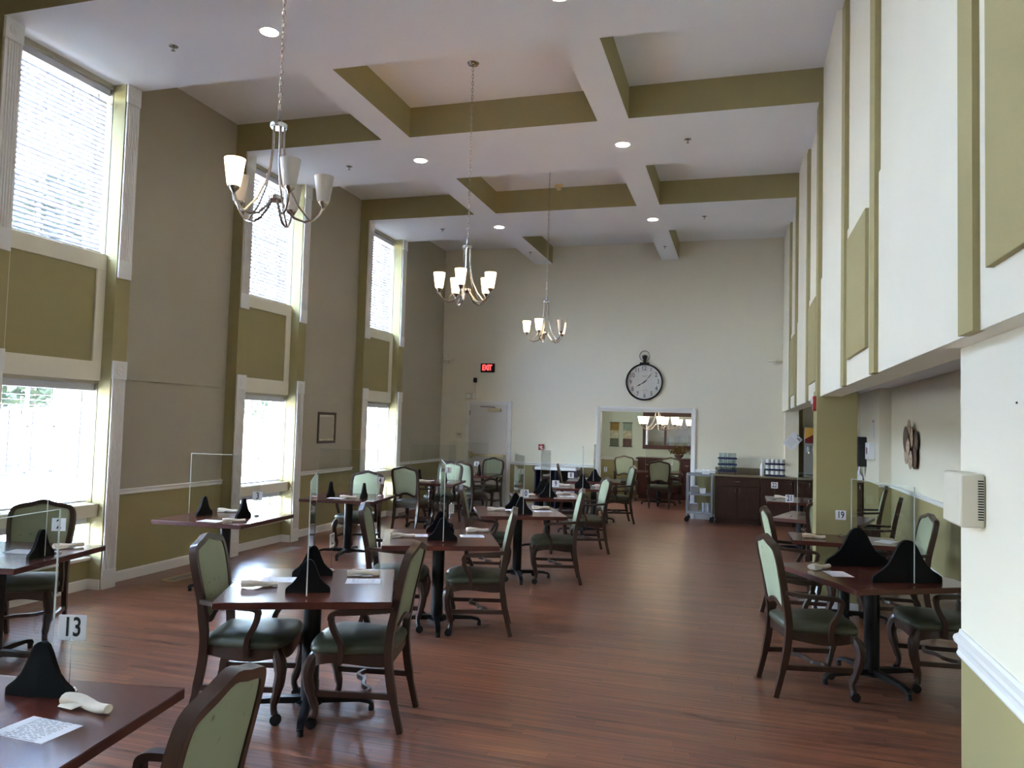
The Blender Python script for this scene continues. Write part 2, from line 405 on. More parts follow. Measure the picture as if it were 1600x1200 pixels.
for k, (y0, y1) in BAYS.items():
    a, b = y0+.19, y1-.19
    for s0, s1 in ((y0, a), (b, y1)):
        box('pilaster', 'olive', XW-.01, -6.022, s0, s1, 0, ZB, wl)
        for me, zt in ((tr_up, ZB), (tr_lo, 2.265)):
            t = link('fluted_trim', me, wl, (-6.022, s0+.0125, 0))
            link('rosette', ros, t, (.026, .0825, zt-.0925))
    # framed panel between the two windows
    z0, z1 = 2.06, 3.33
    box('olive_panel', 'olive', XW-.005, XW+.006, a+.1, b-.1, z0+.19, z1-.16, wl)
    for n, (c, d, e, f) in enumerate(((a, b, z1-.16, z1), (a, b, z0, z0+.19), (a, a+.11, z0+.19, z1-.16), (b-.11, b, z0+.19, z1-.16))):
        MB().cbox(XW-.005, XW+.024, c, d, e, f, .003).build('frame_board', 'cream', wl)
    # windows
    for lo in (0, 1):
        wcount += 1
        za, zb_ = ((UZ0, UZ1), (LZ0, LZ1))[lo]
        w = struct(win_frame(za, zb_, a, b, 3, 4, '').build('window_%d' % wcount, 'trim_white'), '%s window in %s' % (('upper', 'lower')[lo], WHERE[k]), 'window')
        box('pane', 'pane_glass', -6.403, -6.399, a+.05, b-.05, za+.05, zb_-.05, w)
        for i in (1, 2, 3): box('muntin', 'trim_white', -6.41, -6.385, a+(b-a)*i/4-.009, a+(b-a)*i/4+.009, za+.05, zb_-.05, w)
        nh = 4
        for i in range(1, nh): box('muntin', 'trim_white', -6.41, -6.385, a+.05, b-.05, za+(zb_-za)*i/nh-.009, za+(zb_-za)*i/nh+.009, w)
        if lo:
            MB().cbox(-6.36, -6.09, a, b, .715, .84, .004).build('sill_rail', 'cream', w)
            MB().cbox(-6.36, -6.135, a, b, .285, .315, .004).build('window_sill', 'trim_white', w)
    blind('closed white slat blind at the upper window in '+WHERE[k], a, b, UZ0+.0, UZ1, -57, 'white slat blinds on the window wall')
    blind('open white slat blind at the lower window in '+WHERE[k], a, b, .845, LZ1, 3, 'white slat blinds on the window wall')
    blind('short white slat blind under the sill rail in '+WHERE[k], a, b, .318, .71, 3, 'white slat blinds on the window wall')
    # daylight portals
    for z0_, z1_ in ((UZ0, UZ1), (LZ0, LZ1)):
        pl = bpy.data.lights.new('portal', 'AREA'); pl.shape = 'RECTANGLE'; pl.size = b-a; pl.size_y = z1_-z0_; pl.cycles.is_portal = True
        po = bpy.data.objects.new('window_portal', pl); COL.objects.link(po); po.location = (-6.46, (a+b)/2, (z0_+z1_)/2)
        po.rotation_euler = (R(90), 0, R(-90))
# proud wall sheets between the bays
ks = sorted(BAYS)
for i, k in enumerate(ks):
    y0 = BAYS[k][1]; y1 = BAYS[k+1][0]-.05 if k < 3 else YF
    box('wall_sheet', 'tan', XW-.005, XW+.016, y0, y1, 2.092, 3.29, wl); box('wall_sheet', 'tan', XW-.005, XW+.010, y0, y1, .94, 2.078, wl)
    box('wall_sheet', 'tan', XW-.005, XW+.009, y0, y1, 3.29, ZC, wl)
    rl = [(0, .895), (.016, .897), (.02, .905), (.014, .915), (.014, .93), (.026, .938), (.028, .948), (.02, .955), (0, .955)]
    struct(MB().prism([(XW+u, v) for u, v in rl], y0, y1 if k == 3 else BAYS[k+1][0], 'y').build('trim_%d' % (i+1), 'trim_white', smooth=False), 'white chair rail on the window wall between bays', 'chair rail')
    struct(MB().prism([(XW+u, v) for u, v in ((0, 0), (.018, 0), (.018, .09), (.012, .105), (0, .108))], y0, y1 if k == 3 else BAYS[k+1][0], 'y').build('baseboard_left', 'trim_white', smooth=False), 'white baseboard of the window wall', 'baseboard')
    a, b = BAYS[k][0]+.19, BAYS[k][1]-.19
    mbb = MB().prism([(XW+u, v) for u, v in ((0, 0), (.014, 0), (.014, .09), (0, .1))], a, b, 'y')
    for yy, sg in ((a, 1), (b, -1)): mbb.box(XW, -6.022, min(yy, yy+sg*.014), max(yy, yy+sg*.014), 0, .1)
    struct(mbb.build('baseboard_left', 'trim_white', smooth=False), 'white baseboard under a window of the bays', 'baseboard')

# ------------------------------------------------------------------ far wall
OX0, OX1, OZ = -2.71, -.905, 2.055
DX0, DX1, DZ = -5.50, -4.665, 2.11
mb = MB()
for x0, x1, z0, z1 in ((-6.47, OX0, 0, 5.7), (OX1, 2.6, 0, 5.7), (OX0, OX1, OZ, 5.7)): mb.box(x0, x1, YF, YF+.14, z0-.1 if z0 == 0 else z0, z1)
wf = struct(mb.build('wall_back', 'two_tone', smooth=False), 'cream end wall with the big clock and olive wainscot', 'wall')
rl = [(0, .895), (.016, .897), (.02, .905), (.014, .915), (.014, .93), (.026, .938), (.028, .948), (.02, .955), (0, .955)]
for i, (x0, x1) in enumerate(((XW, DX0-.09), (DX1+.09, OX0-.085), (OX1+.085, -.43))):
    struct(MB().prism([(YF-u, v) for u, v in rl], x0, x1, 'x').build('trim_%d' % (7+i), 'trim_white', smooth=False), 'white chair rail on the clock wall', 'chair rail')
    struct(MB().prism([(YF-u, v) for u, v in ((0, 0), (.016, 0), (.016, .1), (0, .11))], x0, x1, 'x').build('baseboard_back', 'trim_white', smooth=False), 'white baseboard of the clock wall', 'baseboard')
def casing(name, x0, x1, z, w, label):
    prof = [(0, 0), (0, .02), (.02, .028), (w-.02, .02), (w-.012, .012), (w, .012), (w, 0)]
    mb = MB()
    mb.prism([(x0-w+q[0], YF-q[1]) for q in prof], 0, z+w, 'z'); mb.prism([(x1+w-q[0], YF-q[1]) for q in prof], 0, z+w, 'z')
    mb.prism([(YF-q[1], z+w-q[0]) for q in prof], x0, x1, 'x')
    return struct(mb.build(name, 'trim_white', smooth=False), label, 'door casing')
casing('trim_10', OX0, OX1, OZ, .08, 'white casing around the opening under the clock')
mb = MB().box(OX0-.001, OX0+.012, YF, YF+.14, 0, OZ).box(OX1-.012, OX1+.001, YF, YF+.14, 0, OZ).box(OX0, OX1, YF, YF+.14, OZ-.012, OZ+.001)
struct(mb.build('trim_11', 'trim_white', smooth=False), 'white jamb lining of the opening under the clock', 'door jamb')
casing('trim_12', DX0, DX1, DZ, .09, 'white casing of the exit door')
d = struct(MB().cbox(DX0+.008, DX1-.008, YF-.012, YF+.01, .008, DZ-.006, .003).build('door_1', 'door_white'), 'white exit door with push bar and closer', 'door')
MB().cbox(DX0+.02, DX1-.05, YF-.075, YF-.035, 1.035, 1.085, .008).cbox(DX0+.02, DX0+.09, YF-.08, YF-.012, .99, 1.13, .006).cbox(DX1-.09, DX1-.035, YF-.078, YF-.012, 1.03, 1.09, .006).build('push_bar', 'brass', d)
MB().cbox(-5.08, -4.80, YF-.07, YF-.012, 1.985, 2.045, .006).build('door_closer', 'brass', d)
MB().sweep([(-4.93, YF-.05, 2.05), (-4.93, YF-.05, 2.075), (-5.25, YF-.06, 2.08)], .008, 6).build('closer_arm', 'nickel', d)
for z in (.25, 1.1, 1.95): MB().lathe([(.008, -.05), (.008, .05)], 8, (DX0+.006, YF-.016, z)).build('hinge', 'nickel', d)

# exit sign
e = MB().cbox(-.155, .155, -.045, 0, -.095, .095, .012).build('exit_sign', 'ink', None, (-5.125, YF-.001, 2.90)); tag(e, 'black exit sign with red letters above the white door', 'exit sign')
for i, ch in enumerate('EXIT'):
    text('letter', ch, .165, 'exit_red', e, (-.087+[0, .062, .112, .155][i], -.047, 0), (R(90), 0, 0), sx=.72, bold=.003)
# little things around the door
c = MB().cbox(-.035, .035, -.06, 0, -.05, .05, .01).build('wall_camera', 'ink', None, (-5.395, YF-.001, 2.64)); tag(c, 'small black sensor box above the exit door', 'sensor')
MB().lathe([(.022, -.075), (.022, -.06), (0, -.06)], 12, axis='y').build('lens', 'dark_gap', c)
box('conduit', 'beige_plastic', -.005, .005, -.01, 0, -.31, -.05, c)
a_ = MB().cbox(-.13, .03, -.05, 0, -.065, .065, .006).build('alarm_box', 'beige_plastic', None, (-5.47, YF-.001, 2.30)); tag(a_, 'beige two-part control box above the exit door casing', 'control box')
MB().cbox(.032, .085, -.045, 0, -.065, .065, .005).build('side_module', 'white_plastic', a_); MB().cbox(-.11, -.02, -.056, -.05, -.04, .04, .004).build('cover', 'white_plastic', a_)
t_ = MB().cbox(-.07, .07, -.04, 0, -.06, .06, .006).build('thermostat', 'beige_plastic', None, (-5.72, YF-.001, 1.47)); tag(t_, 'beige wall control left of the exit door casing', 'wall control')
box('display', 'grey_plastic', -.04, .04, -.043, -.039, .0, .03, t_)
f_ = MB().cbox(-.055, .055, -.04, 0, -.06, .06, .006).build('fire_alarm_station', 'red', None, (-3.917, YF-.001, 1.276)); tag(f_, 'red fire alarm pull station on the clock wall', 'fire alarm')
MB().cbox(-.035, .035, -.052, -.04, .0, .016, .003).cbox(-.009, .009, -.052, -.04, -.03, .0, .003).build('pull_handle', 'white_plastic', f_)
text('lettering', 'FIRE', .028, 'white_plastic', f_, (0, -.041, .042), (R(90), 0, 0))
o_ = MB().cbox(-.035, .035, -.008, 0, -.058, .058, .003).build('wall_outlet', 'beige_plastic', None, (-3.93, YF-.001, .52)); tag(o_, 'beige wall outlet below the fire alarm pull station', 'outlet')
for z in (-.025, .025): box('socket', 'pale_print', -.016, .016, -.010, -.007, z-.014, z+.014, o_)
for x, lb in ((-6.03, 'thin cream corner ledge on the window side of the clock wall'), (.62, 'thin cream corner ledge on the right wall side of the clock wall')):
    l_ = MB().prism([(-.14, 0), (.14, 0), (.14, -.1), (-.02 if x < 0 else .02, -.16), (-.14, -.1)], 0, .035, 'z').build('corner_ledge', 'cream', None, (x, YF-.0005, 3.05)); tag(l_, lb, 'ledge')
    box('bracket', 'cream', -.02, .02, -.07, 0, -.05, 0, l_)

# clock
ck = empty('wall_clock', (-1.837, YF-.002, 2.64)); tag(ck, 'big pocket-watch style wall clock with black rim above the opening', 'clock')
MB().lathe([(.355, 0), (.368, -.02), (.368, -.05), (.352, -.06), (.338, -.05), (.336, -.03), (.345, 0)], 48, axis='y', caps=False).build('rim', 'black_metal', ck)
MB().lathe([(.345, -.001), (.345, -.02), (0, -.022)], 48, axis='y').build('dial', 'dial', ck)
for h in range(1, 13):
    an = R(90-30*h+2); text('numeral', str(h), .125, 'ink', ck, (.272*math.cos(an), -.0235, .272*math.sin(an)), (R(90), R(-2), 0), sx=.8)
def hand(name, an, l, w, yy):
    mb = MB().prism([(-.06, -w), (.3*l, -w*.7), (.55*l, -w*1.6), (.75*l, -w*.6), (l, 0), (.75*l, w*.6), (.55*l, w*1.6), (.3*l, w*.7), (-.06, w)], yy, yy-.003, 'y')
    o = mb.build(name, 'ink', ck); o.rotation_euler = (0, -R(an), 0)
hand('minute_hand', 90-41+0, .285, .005, -.026); hand('hour_hand', 212, .215, .007, -.030)
MB().lathe([(.016, -.022), (.016, -.034), (0, -.036)], 16, axis='y').build('hub', 'ink', ck)
box('print', 'pale_print', -.06, .07, -.0232, -.0225, .120, .128, ck)
box('print', 'pale_print', -.03, .035, -.0232, -.0225, .10, .106, ck); box('print', 'pale_print', -.06, .06, -.0232, -.0225, -.165, -.16, ck)
MB().prism([(-.10, .345), (.10, .345), (.085, .39), (-.085, .39)], -.005, -.055, 'y').build('collar', 'black_metal', ck)
MB().lathe([(.03, .39), (.028, .44), (.04, .46), (.05, .48), (.05, .52), (.03, .535), (0, .535)], 16, (0, -.03, 0)).build('crown', 'black_metal', ck)
MB().sweep([(.098*math.cos(q), -.03, .515+.105*math.sin(q)) for q in [2*math.pi*i/28 for i in range(28)]], .006, 6, (0, 1, 0), True).build('bow_ring', 'black_metal', ck)

# ------------------------------------------------------------------ ceiling
ce = struct(box('ceiling', 'ceiling_white', -6.47, 2.7, -5.2, YF+.14, ZC, ZC+.3), 'white coffered ceiling', 'ceiling')
def beam(x0, x1, y0, y1):
    mb = MB(); vs = [(x, y, z) for z in (ZB, ZC+.01) for y in (y0, y1) for x in (x0, x1)]
    mb.add(vs, [(0, 2, 3, 1)], 0); mb.add(vs, [(0, 1, 5, 4), (1, 3, 7, 5), (3, 2, 6, 7), (2, 0, 4, 6), (4, 5, 7, 6)], 1)
    return mb.build('beam', ['ceiling_white', 'olive'], ce, smooth=False)
for k, (y0, y1) in BAYS.items(): beam(XW, .80, y0, y1)
ed = [BACKY]+[v for k in sorted(BAYS) for v in BAYS[k]]+[YF]
for x0, x1 in LB:
    for i in range(0, len(ed), 2): beam(x0, x1, ed[i], ed[i+1])

# ------------------------------------------------------------------ right wall, alcove, column
wr = struct(box('wall_right', 'cream', .768, .95, BACKY-.2, YF, 2.1, 5.6), 'cream upper wall on the right with olive strips and panels', 'wall')
prev = BACKY
for k in sorted(BAYS):
    y0, y1 = BAYS[k]
    box('wall_band', 'cream', .758, .77, prev, y0, 2.1, 3.27, wr); box('wall_band', 'cream', .758, .77, y0+.18, y1-.18, 2.1, 3.27, wr); prev = y1
    for s0, s1 in ((y0, y0+.18), (y1-.18, y1)):
        if not (k == 2 and s0 == y0): box('olive_strip', 'olive', XR, .775, s0, s1, 2.1, ZB, wr)
    MB().cbox(.735, .765, y0+.35, y1-.32, 2.28, 3.16, .002).build('olive_panel', 'olive', wr)
box('wall_band', 'cream', .758, .77, prev, YF, 2.1, 3.27, wr)
col_ = struct(box('column', 'olive', .728, 1.10, BAYS[2][0], BAYS[2][0]+.36, 0, 2.16), 'olive column carrying the right wall behind table nineteen', 'column')
box('column_shaft', 'olive', .728, .80, BAYS[2][0]-.002, BAYS[2][0]+.2, 2.16, ZB-.001, col_)
MB().box(.714, 1.114, BAYS[2][0]-.014, BAYS[2][0]+.374, 0, .1).build('column_base', 'trim_white', col_, smooth=False)
struct(box('wall_right_near', 'two_tone', .85, 2.6, BACKY-.2, 3.48, -.1, 2.6), 'cream and olive wall end beside the alcove with a wall box', 'wall')
rr = [(0, .88), (.014, .882), (.018, .892), (.012, .905), (.013, .925), (.026, .936), (.03, .95), (.026, .962), (.010, .97), (.006, .985), (0, .985)]
struct(MB().prism([(.85-u, v) for u, v in rr], BACKY, 3.48, 'y').build('trim_13', 'trim_white', smooth=False), 'white chair rail on the wall end beside the alcove', 'chair rail')
struct(box('baseboard_right_near', 'trim_white', .834, .85, BACKY, 3.48, 0, .1), 'white baseboard of the wall end beside the alcove', 'baseboard')
mb = MB().box(2.30, 2.6, 3.48, 13.42, -.1, 2.6).box(2.12, 2.6, 13.42, YF, -.1, 2.6)
struct(mb.build('wall_alcove', 'two_tone', smooth=False), 'recessed alcove wall with the metal disc art', 'wall')
struct(MB().prism([(2.30-u, v) for u, v in rl], 3.48, 13.42, 'y').prism([(13.42-u, v) for u, v in rl], 2.12, 2.30, 'x').build('trim_14', 'trim_white', smooth=False), 'white chair rail on the alcove wall', 'chair rail')
struct(box('baseboard_alcove', 'trim_white', 2.284, 2.30, 3.48, 13.42, 0, .1), 'white baseboard of the alcove wall', 'baseboard')
struct(box('ceiling_alcove', 'ceiling_white', .94, 2.6, 3.4, YF, 2.47, 2.62), 'low ceiling of the alcove', 'ceiling')
struct(box('wall_front', 'two_tone', -6.47, 2.6, BACKY-.2, BACKY, -.1, 5.7), 'plain end wall opposite the clock', 'wall')
pier = struct(box('wall_pier', 'cream', .80, 1.03, 15.02, YF, .907, 2.47), 'cream wall pier at the counter with a paper pinned on', 'wall')
box('shadow_strip', 'olive', 1.03, 1.12, 15.32, YF, .907, 2.47, pier)  # olive strip stands in for the pier's shadow side

# ------------------------------------------------------------------ back room behind the opening
BY = 19.6
struct(MB().box(-3.9, .6, BY, BY+.15, -.1, 2.8).build('wall_back_room', 'two_tone_green', smooth=False), 'pale wall of the small room beyond the opening', 'wall')
struct(MB().box(-3.95, -3.8, YF+.14, 16.9, -.1, 2.8).box(-3.95, -3.8, 17.8, BY, -.1, 2.8).box(-3.95, -3.8, 16.9, 17.8, -.1, 1.3).box(-3.95, -3.8, 16.9, 17.8, 2.2, 2.8).build('wall_back_room_left', 'two_tone_green', smooth=False), 'side wall of the small room beyond the opening, window side', 'wall')
struct(MB().box(.5, .65, YF+.14, BY, -.1, 2.8).build('wall_back_room_right', 'two_tone_green', smooth=False), 'side wall of the small room beyond the opening, counter side', 'wall')
w = MB()  # unseen window, added and sized to bring daylight into the small room
for a, b, c, d_ in ((16.9, 16.94, 1.3, 2.2), (17.76, 17.8, 1.3, 2.2), (16.94, 17.76, 1.3, 1.34), (16.94, 17.76, 2.16, 2.2)): w.cbox(-3.9, -3.85, a, b, c, d_, .004)
w = struct(w.build('window_11', 'trim_white'), 'added window, out of view, that brightens the small room', 'window'); box('pane', 'pane_glass', -3.878, -3.872, 16.93, 17.77, 1.33, 2.17, w)
pl = bpy.data.lights.new('portal', 'AREA'); pl.shape = 'RECTANGLE'; pl.size = .9; pl.size_y = .9; pl.cycles.is_portal = True
po = bpy.data.objects.new('window_portal', pl); COL.objects.link(po); po.location = (-3.94, 17.35, 1.75); po.rotation_euler = (R(90), 0, R(-90))
struct(box('ceiling_back_room', 'ceiling_white', -3.9, .6, YF+.14, BY+.1, 2.62, 2.8), 'ceiling of the small room beyond the opening', 'ceiling')
struct(MB().prism([(BY-u, v) for u, v in rl], -3.8, .5, 'x').build('trim_15', 'trim_white', smooth=False), 'white chair rail in the small room beyond the opening', 'chair rail')

# ------------------------------------------------------------------ downlights, sprinklers, detector
DL = [(-3.961, 5.621), (-3.977, 8.957), (-1.375, 8.941), (-3.984, 12.351), (-1.387, 12.337), (-1.391, 5.66), (-3.96, 2.28), (-1.39, 2.3), (-3.96, -1.05), (-1.39, -1.05)]
for i, (x, y) in enumerate(DL):
    o = empty('recessed_light', (x, y, ZB)); tag(o, 'round recessed downlight where the white ceiling beams cross', 'ceiling light', 'recessed downlights')
    MB().lathe([(.075, -.002), (.098, -.004), (.1, 0)], 24, caps=False).build('trim_ring', 'trim_white', o)
    MB().lathe([(.076, -.0015), (0, -.0015)], 24).build('lens', 'lamp_disc', o)
for i, (x, y, lb) in enumerate(((-4.975, 5.637, 'beam over table three side'), (-5.0, 8.966, 'x'), (-.62, 8.93, 'x'), (-5.0, 12.298, 'x'), (-.58, 12.298, 'x'), (-3.955, 14.287, 'x'), (-1.37, 14.24, 'x'))):
    o = empty('sprinkler', (x, y, ZB)); tag(o, 'small chrome fire sprinkler under a white ceiling beam', 'sprinkler', 'ceiling sprinklers')
    MB().lathe([(.042, 0), (.042, -.004), (.03, -.008), (.015, -.008), (0, -.008)], 16).build('escutcheon', 'chrome', o)
    MB().lathe([(.007, -.008), (.007, -.04)], 8).build('stem', 'nickel', o)
    MB().lathe([(0, -.045), (.018, -.043), (.018, -.04), (0, -.038)], 12).build('deflector', 'chrome', o)
o = empty('smoke_detector', (-2.73, 11.4, ZC)); tag(o, 'yellowed smoke detector inside the middle ceiling coffer', 'smoke detector')
mat('yellowed', (220, 200, 150), .5)
MB().lathe([(.07, 0), (.07, -.02), (.05, -.03), (0, -.03)], 20).build('base', 'yellowed', o); MB().lathe([(.035, -.03), (.04, -.06), (.03, -.075), (0, -.075)], 16).build('chamber', 'yellowed', o)

# ------------------------------------------------------------------ chandeliers
linkme = MB().sweep([(.009*math.cos(q)*1.0, 0, .021*math.sin(q)) for q in [2*math.pi*i/12 for i in range(12)]], .0028, 5, (0, 1, 0), True).mesh('chain_link', 'nickel')
sh_prof = [(.032, .02), (.038, .03), (.047, .09), (.059, .178), (.0565, .178), (.045, .09), (.036, .034), (.0, .03)]
shade_me = {k: MB().lathe(sh_prof, 24).mesh('shade', k) for k in ('shade_lit', 'shade_off', 'shade_lit_room')}
cup_me = MB().lathe([(.006, -.03), (.012, -.012), (.03, .008), (.034, .03), (.030, .03), (0, .012)], 16).mesh('cup', 'nickel')
def chandelier(loc, zceil, start, lit, label, hang=True, rs=.84, big=1.0):
    x, y, zt = loc           # zt = hub height
    root = empty('chandelier', (x, y, zt)); tag(root, label, 'chandelier')
    D = zceil-zt
    MB().lathe([(.0, -.03), (.02, -.028), (.05, -.018), (.062, 0), (.0, 0)], 24, (0, 0, D)).build('canopy', 'nickel', root)
    n = int((D-.03-.09)/.036)
    for i in range(n): link('chain_link', linkme, root, (0, 0, .1+.036*(i+.4)), (0, 0, (i % 2)*R(90)+R(20)))
    MB().lathe([(.045, -.02), (.05, -.012), (.05, .006), (.03, .014), (.012, .03), (.008, .09), (0, .095)], 20).build('hub', 'chrome', root)
    MB().lathe([(0, -.475), (.03, -.47), (.045, -.455), (.045, -.435), (.02, -.425), (0, -.425)], 20).build('lower_hub', 'chrome', root)
    for i in range(5):
        an = R(start+72*i); c, s_ = math.cos(an), math.sin(an)
        P = lambda r, z: (r*c*rs, r*s_*rs, z)
        MB().sweep([P(.04, 0), P(.042, -.15), P(.055, -.25), P(.09, -.37), P(.15, -.475), P(.235, -.56)], .0065, 6, (c, s_, .3)).build('stay_rod', 'nickel', root)
        arm = MB().sweep([P(.03, -.45), P(.07, -.50), P(.13, -.555), P(.2, -.575), P(.26, -.56), P(.305, -.52), P(.325, -.48)], .008, 6, (-s_, c, 0)).build('arm', 'nickel', root)
        link('cup', cup_me, arm, P(.328, -.462))
        sh = link('shade', shade_me[('shade_lit_room' if big != 1 else 'shade_lit') if i in lit else 'shade_off'], arm, P(.328, -.462))
        if big != 1: sh.scale = (big, big, 1.0)
        if i in lit: sh['label'] = 'glowing frosted glass shade'
    return root
chandelier((-2.68, 3.94, 3.50), ZC, -41, {4}, 'five-arm nickel chandelier with a single shade glowing')
chandelier((-2.68, 7.28, 3.53), ZC, -82, {0, 1, 2, 3, 4}, 'five-arm nickel chandelier with all shades glowing, over the middle tables')
chandelier((-2.68, 10.62, 3.50), ZC, -97, {0, 2, 4}, 'five-arm nickel chandelier with some shades unlit, nearest the clock wall')
chandelier((-1.75, 17.2, 2.26), 2.62, -75, {0, 1, 2, 3, 4}, 'nickel chandelier glowing in the small room beyond the opening', rs=1.15, big=1.5)

# ------------------------------------------------------------------ dining tables
def table_protos():
    root = empty('dining_table')
    w = .475
    tp = MB().cbox(-w, w, -w, w, .712, .75, .004)
    o = tp.build('tabletop', ['laminate_edge'], root)
    MB().cbox(-w+.001, w-.001, -w+.001, w-.001, .7495, .7508, .0004).build('laminate_surface', 'laminate', o)
    MB().lathe([(.052, .06), (.052, .69)], 20).lathe([(.08, .05), (.08, .062), (.052, .075)], 20).build('pedestal', 'black_metal', root)
    MB().box(-.26, .26, -.03, .03, .69, .712).box(-.03, .03, -.26, .26, .688, .711).build('spider', 'black_metal', root, smooth=False)
    for k in range(4):
        a = math.pi/2*k; c, s = math.cos(a), math.sin(a)
        P = lambda r, z: (r*c, r*s, z)
        ft = MB().sweep([P(.03, .075), P(.16, .075), P(.30, .068), P(.355, .055), P(.375, .032)], [(.026, .02), (.024, .018), (.021, .013), (.02, .012), (.018, .012)], 4).build('foot', 'black_metal', root)
        MB().lathe([(.018, 0), (.018, .028), (.01, .034)], 12, P(.368, 0)).build('glide', 'caster', ft)
    return root
TBL = {'2': (-4.915, 4.16, 12), '3': (-4.85, 6.53, 3), '4': (-4.8, 8.93, 9), '5': (-4.9, 11.95, 8), '6': (-4.97, 14.05, 5), '7': (-2.55, 14.0, 8), '8': (-2.45, 12.4, 12),
       '9': (-2.58, 10.55, 24), '10': (-2.41, 8.48, 24), '11': (-2.48, 6.25, 24), '12': (-2.45, 4.16, 24), '13': (-2.318, 1.864, 10), '18': (.91, 6.03, 29), '19': (.93, 8.06-.38, 2),
       '21': (.95, 9.71, -17), '22': (.85, 11.95, 0), '23': (-1.75, 17.7, 4)}
TBL['19'] = (.945, 7.86, 1)
NW = dict(zip('2 3 4 5 6 7 8 9 10 11 12 13 18 19 21 22 23'.split(), 'two three four five six seven eight nine ten eleven twelve thirteen eighteen nineteen twenty-one twenty-two twenty-three'.split()))
def near(n):
    if n == '12': return 'table with edge-on number card'
    if n == '18': return 'table with tall divider feet'
    return 'table '+NW[n]
tproto = table_protos()
tlabels = {'12': 'square mahogany pedestal table whose number card stands edge-on, beside table eleven', '18': 'square mahogany pedestal table with the two largest black divider feet, by the wall box',
           '19': 'narrow mahogany pedestal table numbered nineteen against the olive column'}
for i, (n, (x, y, a)) in enumerate(TBL.items()):
    t = tproto if i == 0 else copy_tree(tproto)
    t.location = (x, y, 0); t.rotation_euler = (0, 0, R(a))
    if n == '19': t.scale = (1, .62, 1)
    tag(t, tlabels.get(n, 'square mahogany pedestal table carrying number card '+NW[n]), 'table', 'square dining tables')
def tl(n, u, v, z=.751):
    x, y, a = TBL[n]; a = R(a); return (x+u*math.cos(a)-v*math.sin(a), y+u*math.sin(a)+v*math.cos(a), z)

# ------------------------------------------------------------------ clear dividers on bell-shaped feet
def bell_poly(w, h):
    half = [(0, h), (.10, .985*h), (.2, .93*h), (.3, .80*h), (.42, .60*h), (.55, .42*h), (.72, .29*h), (.9, .2*h), (.985, .14*h), (1, .07*h), (1, 0)]
    r = [(x*w/2, z) for x, z in half]
    return [(-x, z) for x, z in reversed(r[1:])]+r
def divider(n, v_list, length, along, w=.25, h=.19, off=(0, 0), ph=.645, rz=0):
    """along 'v': sheet runs front to back of the table; 'u': sheet runs across"""
    x, y, z = tl(n, *off); a = R(TBL[n][2])
    root = empty('table_divider', (x, y, z), (a if along == 'v' else a-math.pi/2)+R(rz))
    big = ' with large black feet' if w > .4 else ' with black bell-shaped feet'
    tag(root, 'clear acrylic divider%s standing on the %s' % (big, near(n)) if n != '18' else 'clear acrylic divider with the two largest black feet, near the wall box', 'table divider', 'clear table dividers')
    sh = MB().box(-.003, .003, -length/2, length/2, .012, ph).build('acrylic_sheet', 'plexiglass', root, smooth=False)
    ee = MB()
    for yy in (-length/2, length/2): ee.box(-.0031, .0031, yy-.0012, yy+.0012, .012, ph)
    ee.box(-.0031, .0031, -length/2, length/2, ph-.0012, ph+.0012)
    ee.build('polished_edge', 'plexi_edge', sh, smooth=False)
    for v in v_list:
        MB().prism(bell_poly(w, h), v-.011, v+.011, 'y').build('divider_foot', 'black_panel', root, ang=50)
    return root
for n, off in (('12', (-.02, 0)), ('11', (.02, .05)), ('10', (0, 0)), ('9', (-.03, .03)), ('8', (0, -.05)), ('7', (0, 0))):
    divider(n, (-.24, .24), .76, 'v', off=off, rz=4 if n == '12' else 0)
divider('13', (.0, .35), .8, 'v', off=(.035, -.05))
divider('18', (-.30, .30), .76, 'v', w=.50, h=.285, off=(.07, 0), rz=-6)
for n, off in (('3', (-.03, 0)), ('4', (0, -.07)), ('5', (0, 0)), ('6', (-.05, 0)), ('2', (0, -.08))):
    divider(n, (-.22, .22) if n != '2' else (-.3, .36), .78, 'u', off=off, ph=.61)
divider('21', (-.15, .15), .6, 'u', off=(.0, .0), ph=.5)
divider('23', (-.15, .15), .6, 'u', off=(.0, .0), ph=.5)

# ------------------------------------------------------------------ number cards
def number_card(n, u, v, face, h=.245, size=.095):
    p = tl(n, u, v)
    root = empty('number_card', p, R(face)); tag(root, 'white card with the black number %s on a wire stand' % NW[n], 'number card', 'table number cards')
    MB().lathe([(.028, 0), (.028, .004), (.018, .014), (0, .018)], 16).build('stand_base', 'chrome', root)
    MB().sweep([(0, 0, .012), (0, 0, h-.09), (.008, 0, h-.085), (0, 0, h-.072), (-.008, 0, h-.085), (0, 0, h-.098)], .0012, 5, (0, 1, 0)).build('wire', 'chrome', root)
    c = MB().cbox(-size/2, size/2, -.0008, .0008, h-.09, h, .0006).build('card', 'card', root)
    for s in (1, -1): text('numeral', n, size*.95, 'ink', c, (0, -.0012*s, h-.045), (R(90), 0, 0 if s > 0 else math.pi), ext=.0003, sx=.72, bold=.0014)
    return root
for a in (('13', .10, .36, 16, .27, .10), ('2', .36, .09, 22), ('3', .24, .16, 30), ('4', .33, .25, 25), ('5', .30, -.10, 22), ('6', .10, .05, 18), ('7', .20, .05, 60), ('8', -.19, -.33, 12), ('9', .03, -.44, 10), ('10', .07, .02, 12),
          ('11', .12, .38, 82), ('12', .06, .40, 102), ('19', .0, .22, 0), ('21', -.36, -.12, 6), ('22', -.36, -.05, 6), ('23', .25, -.1, 8)):
    number_card(*a)

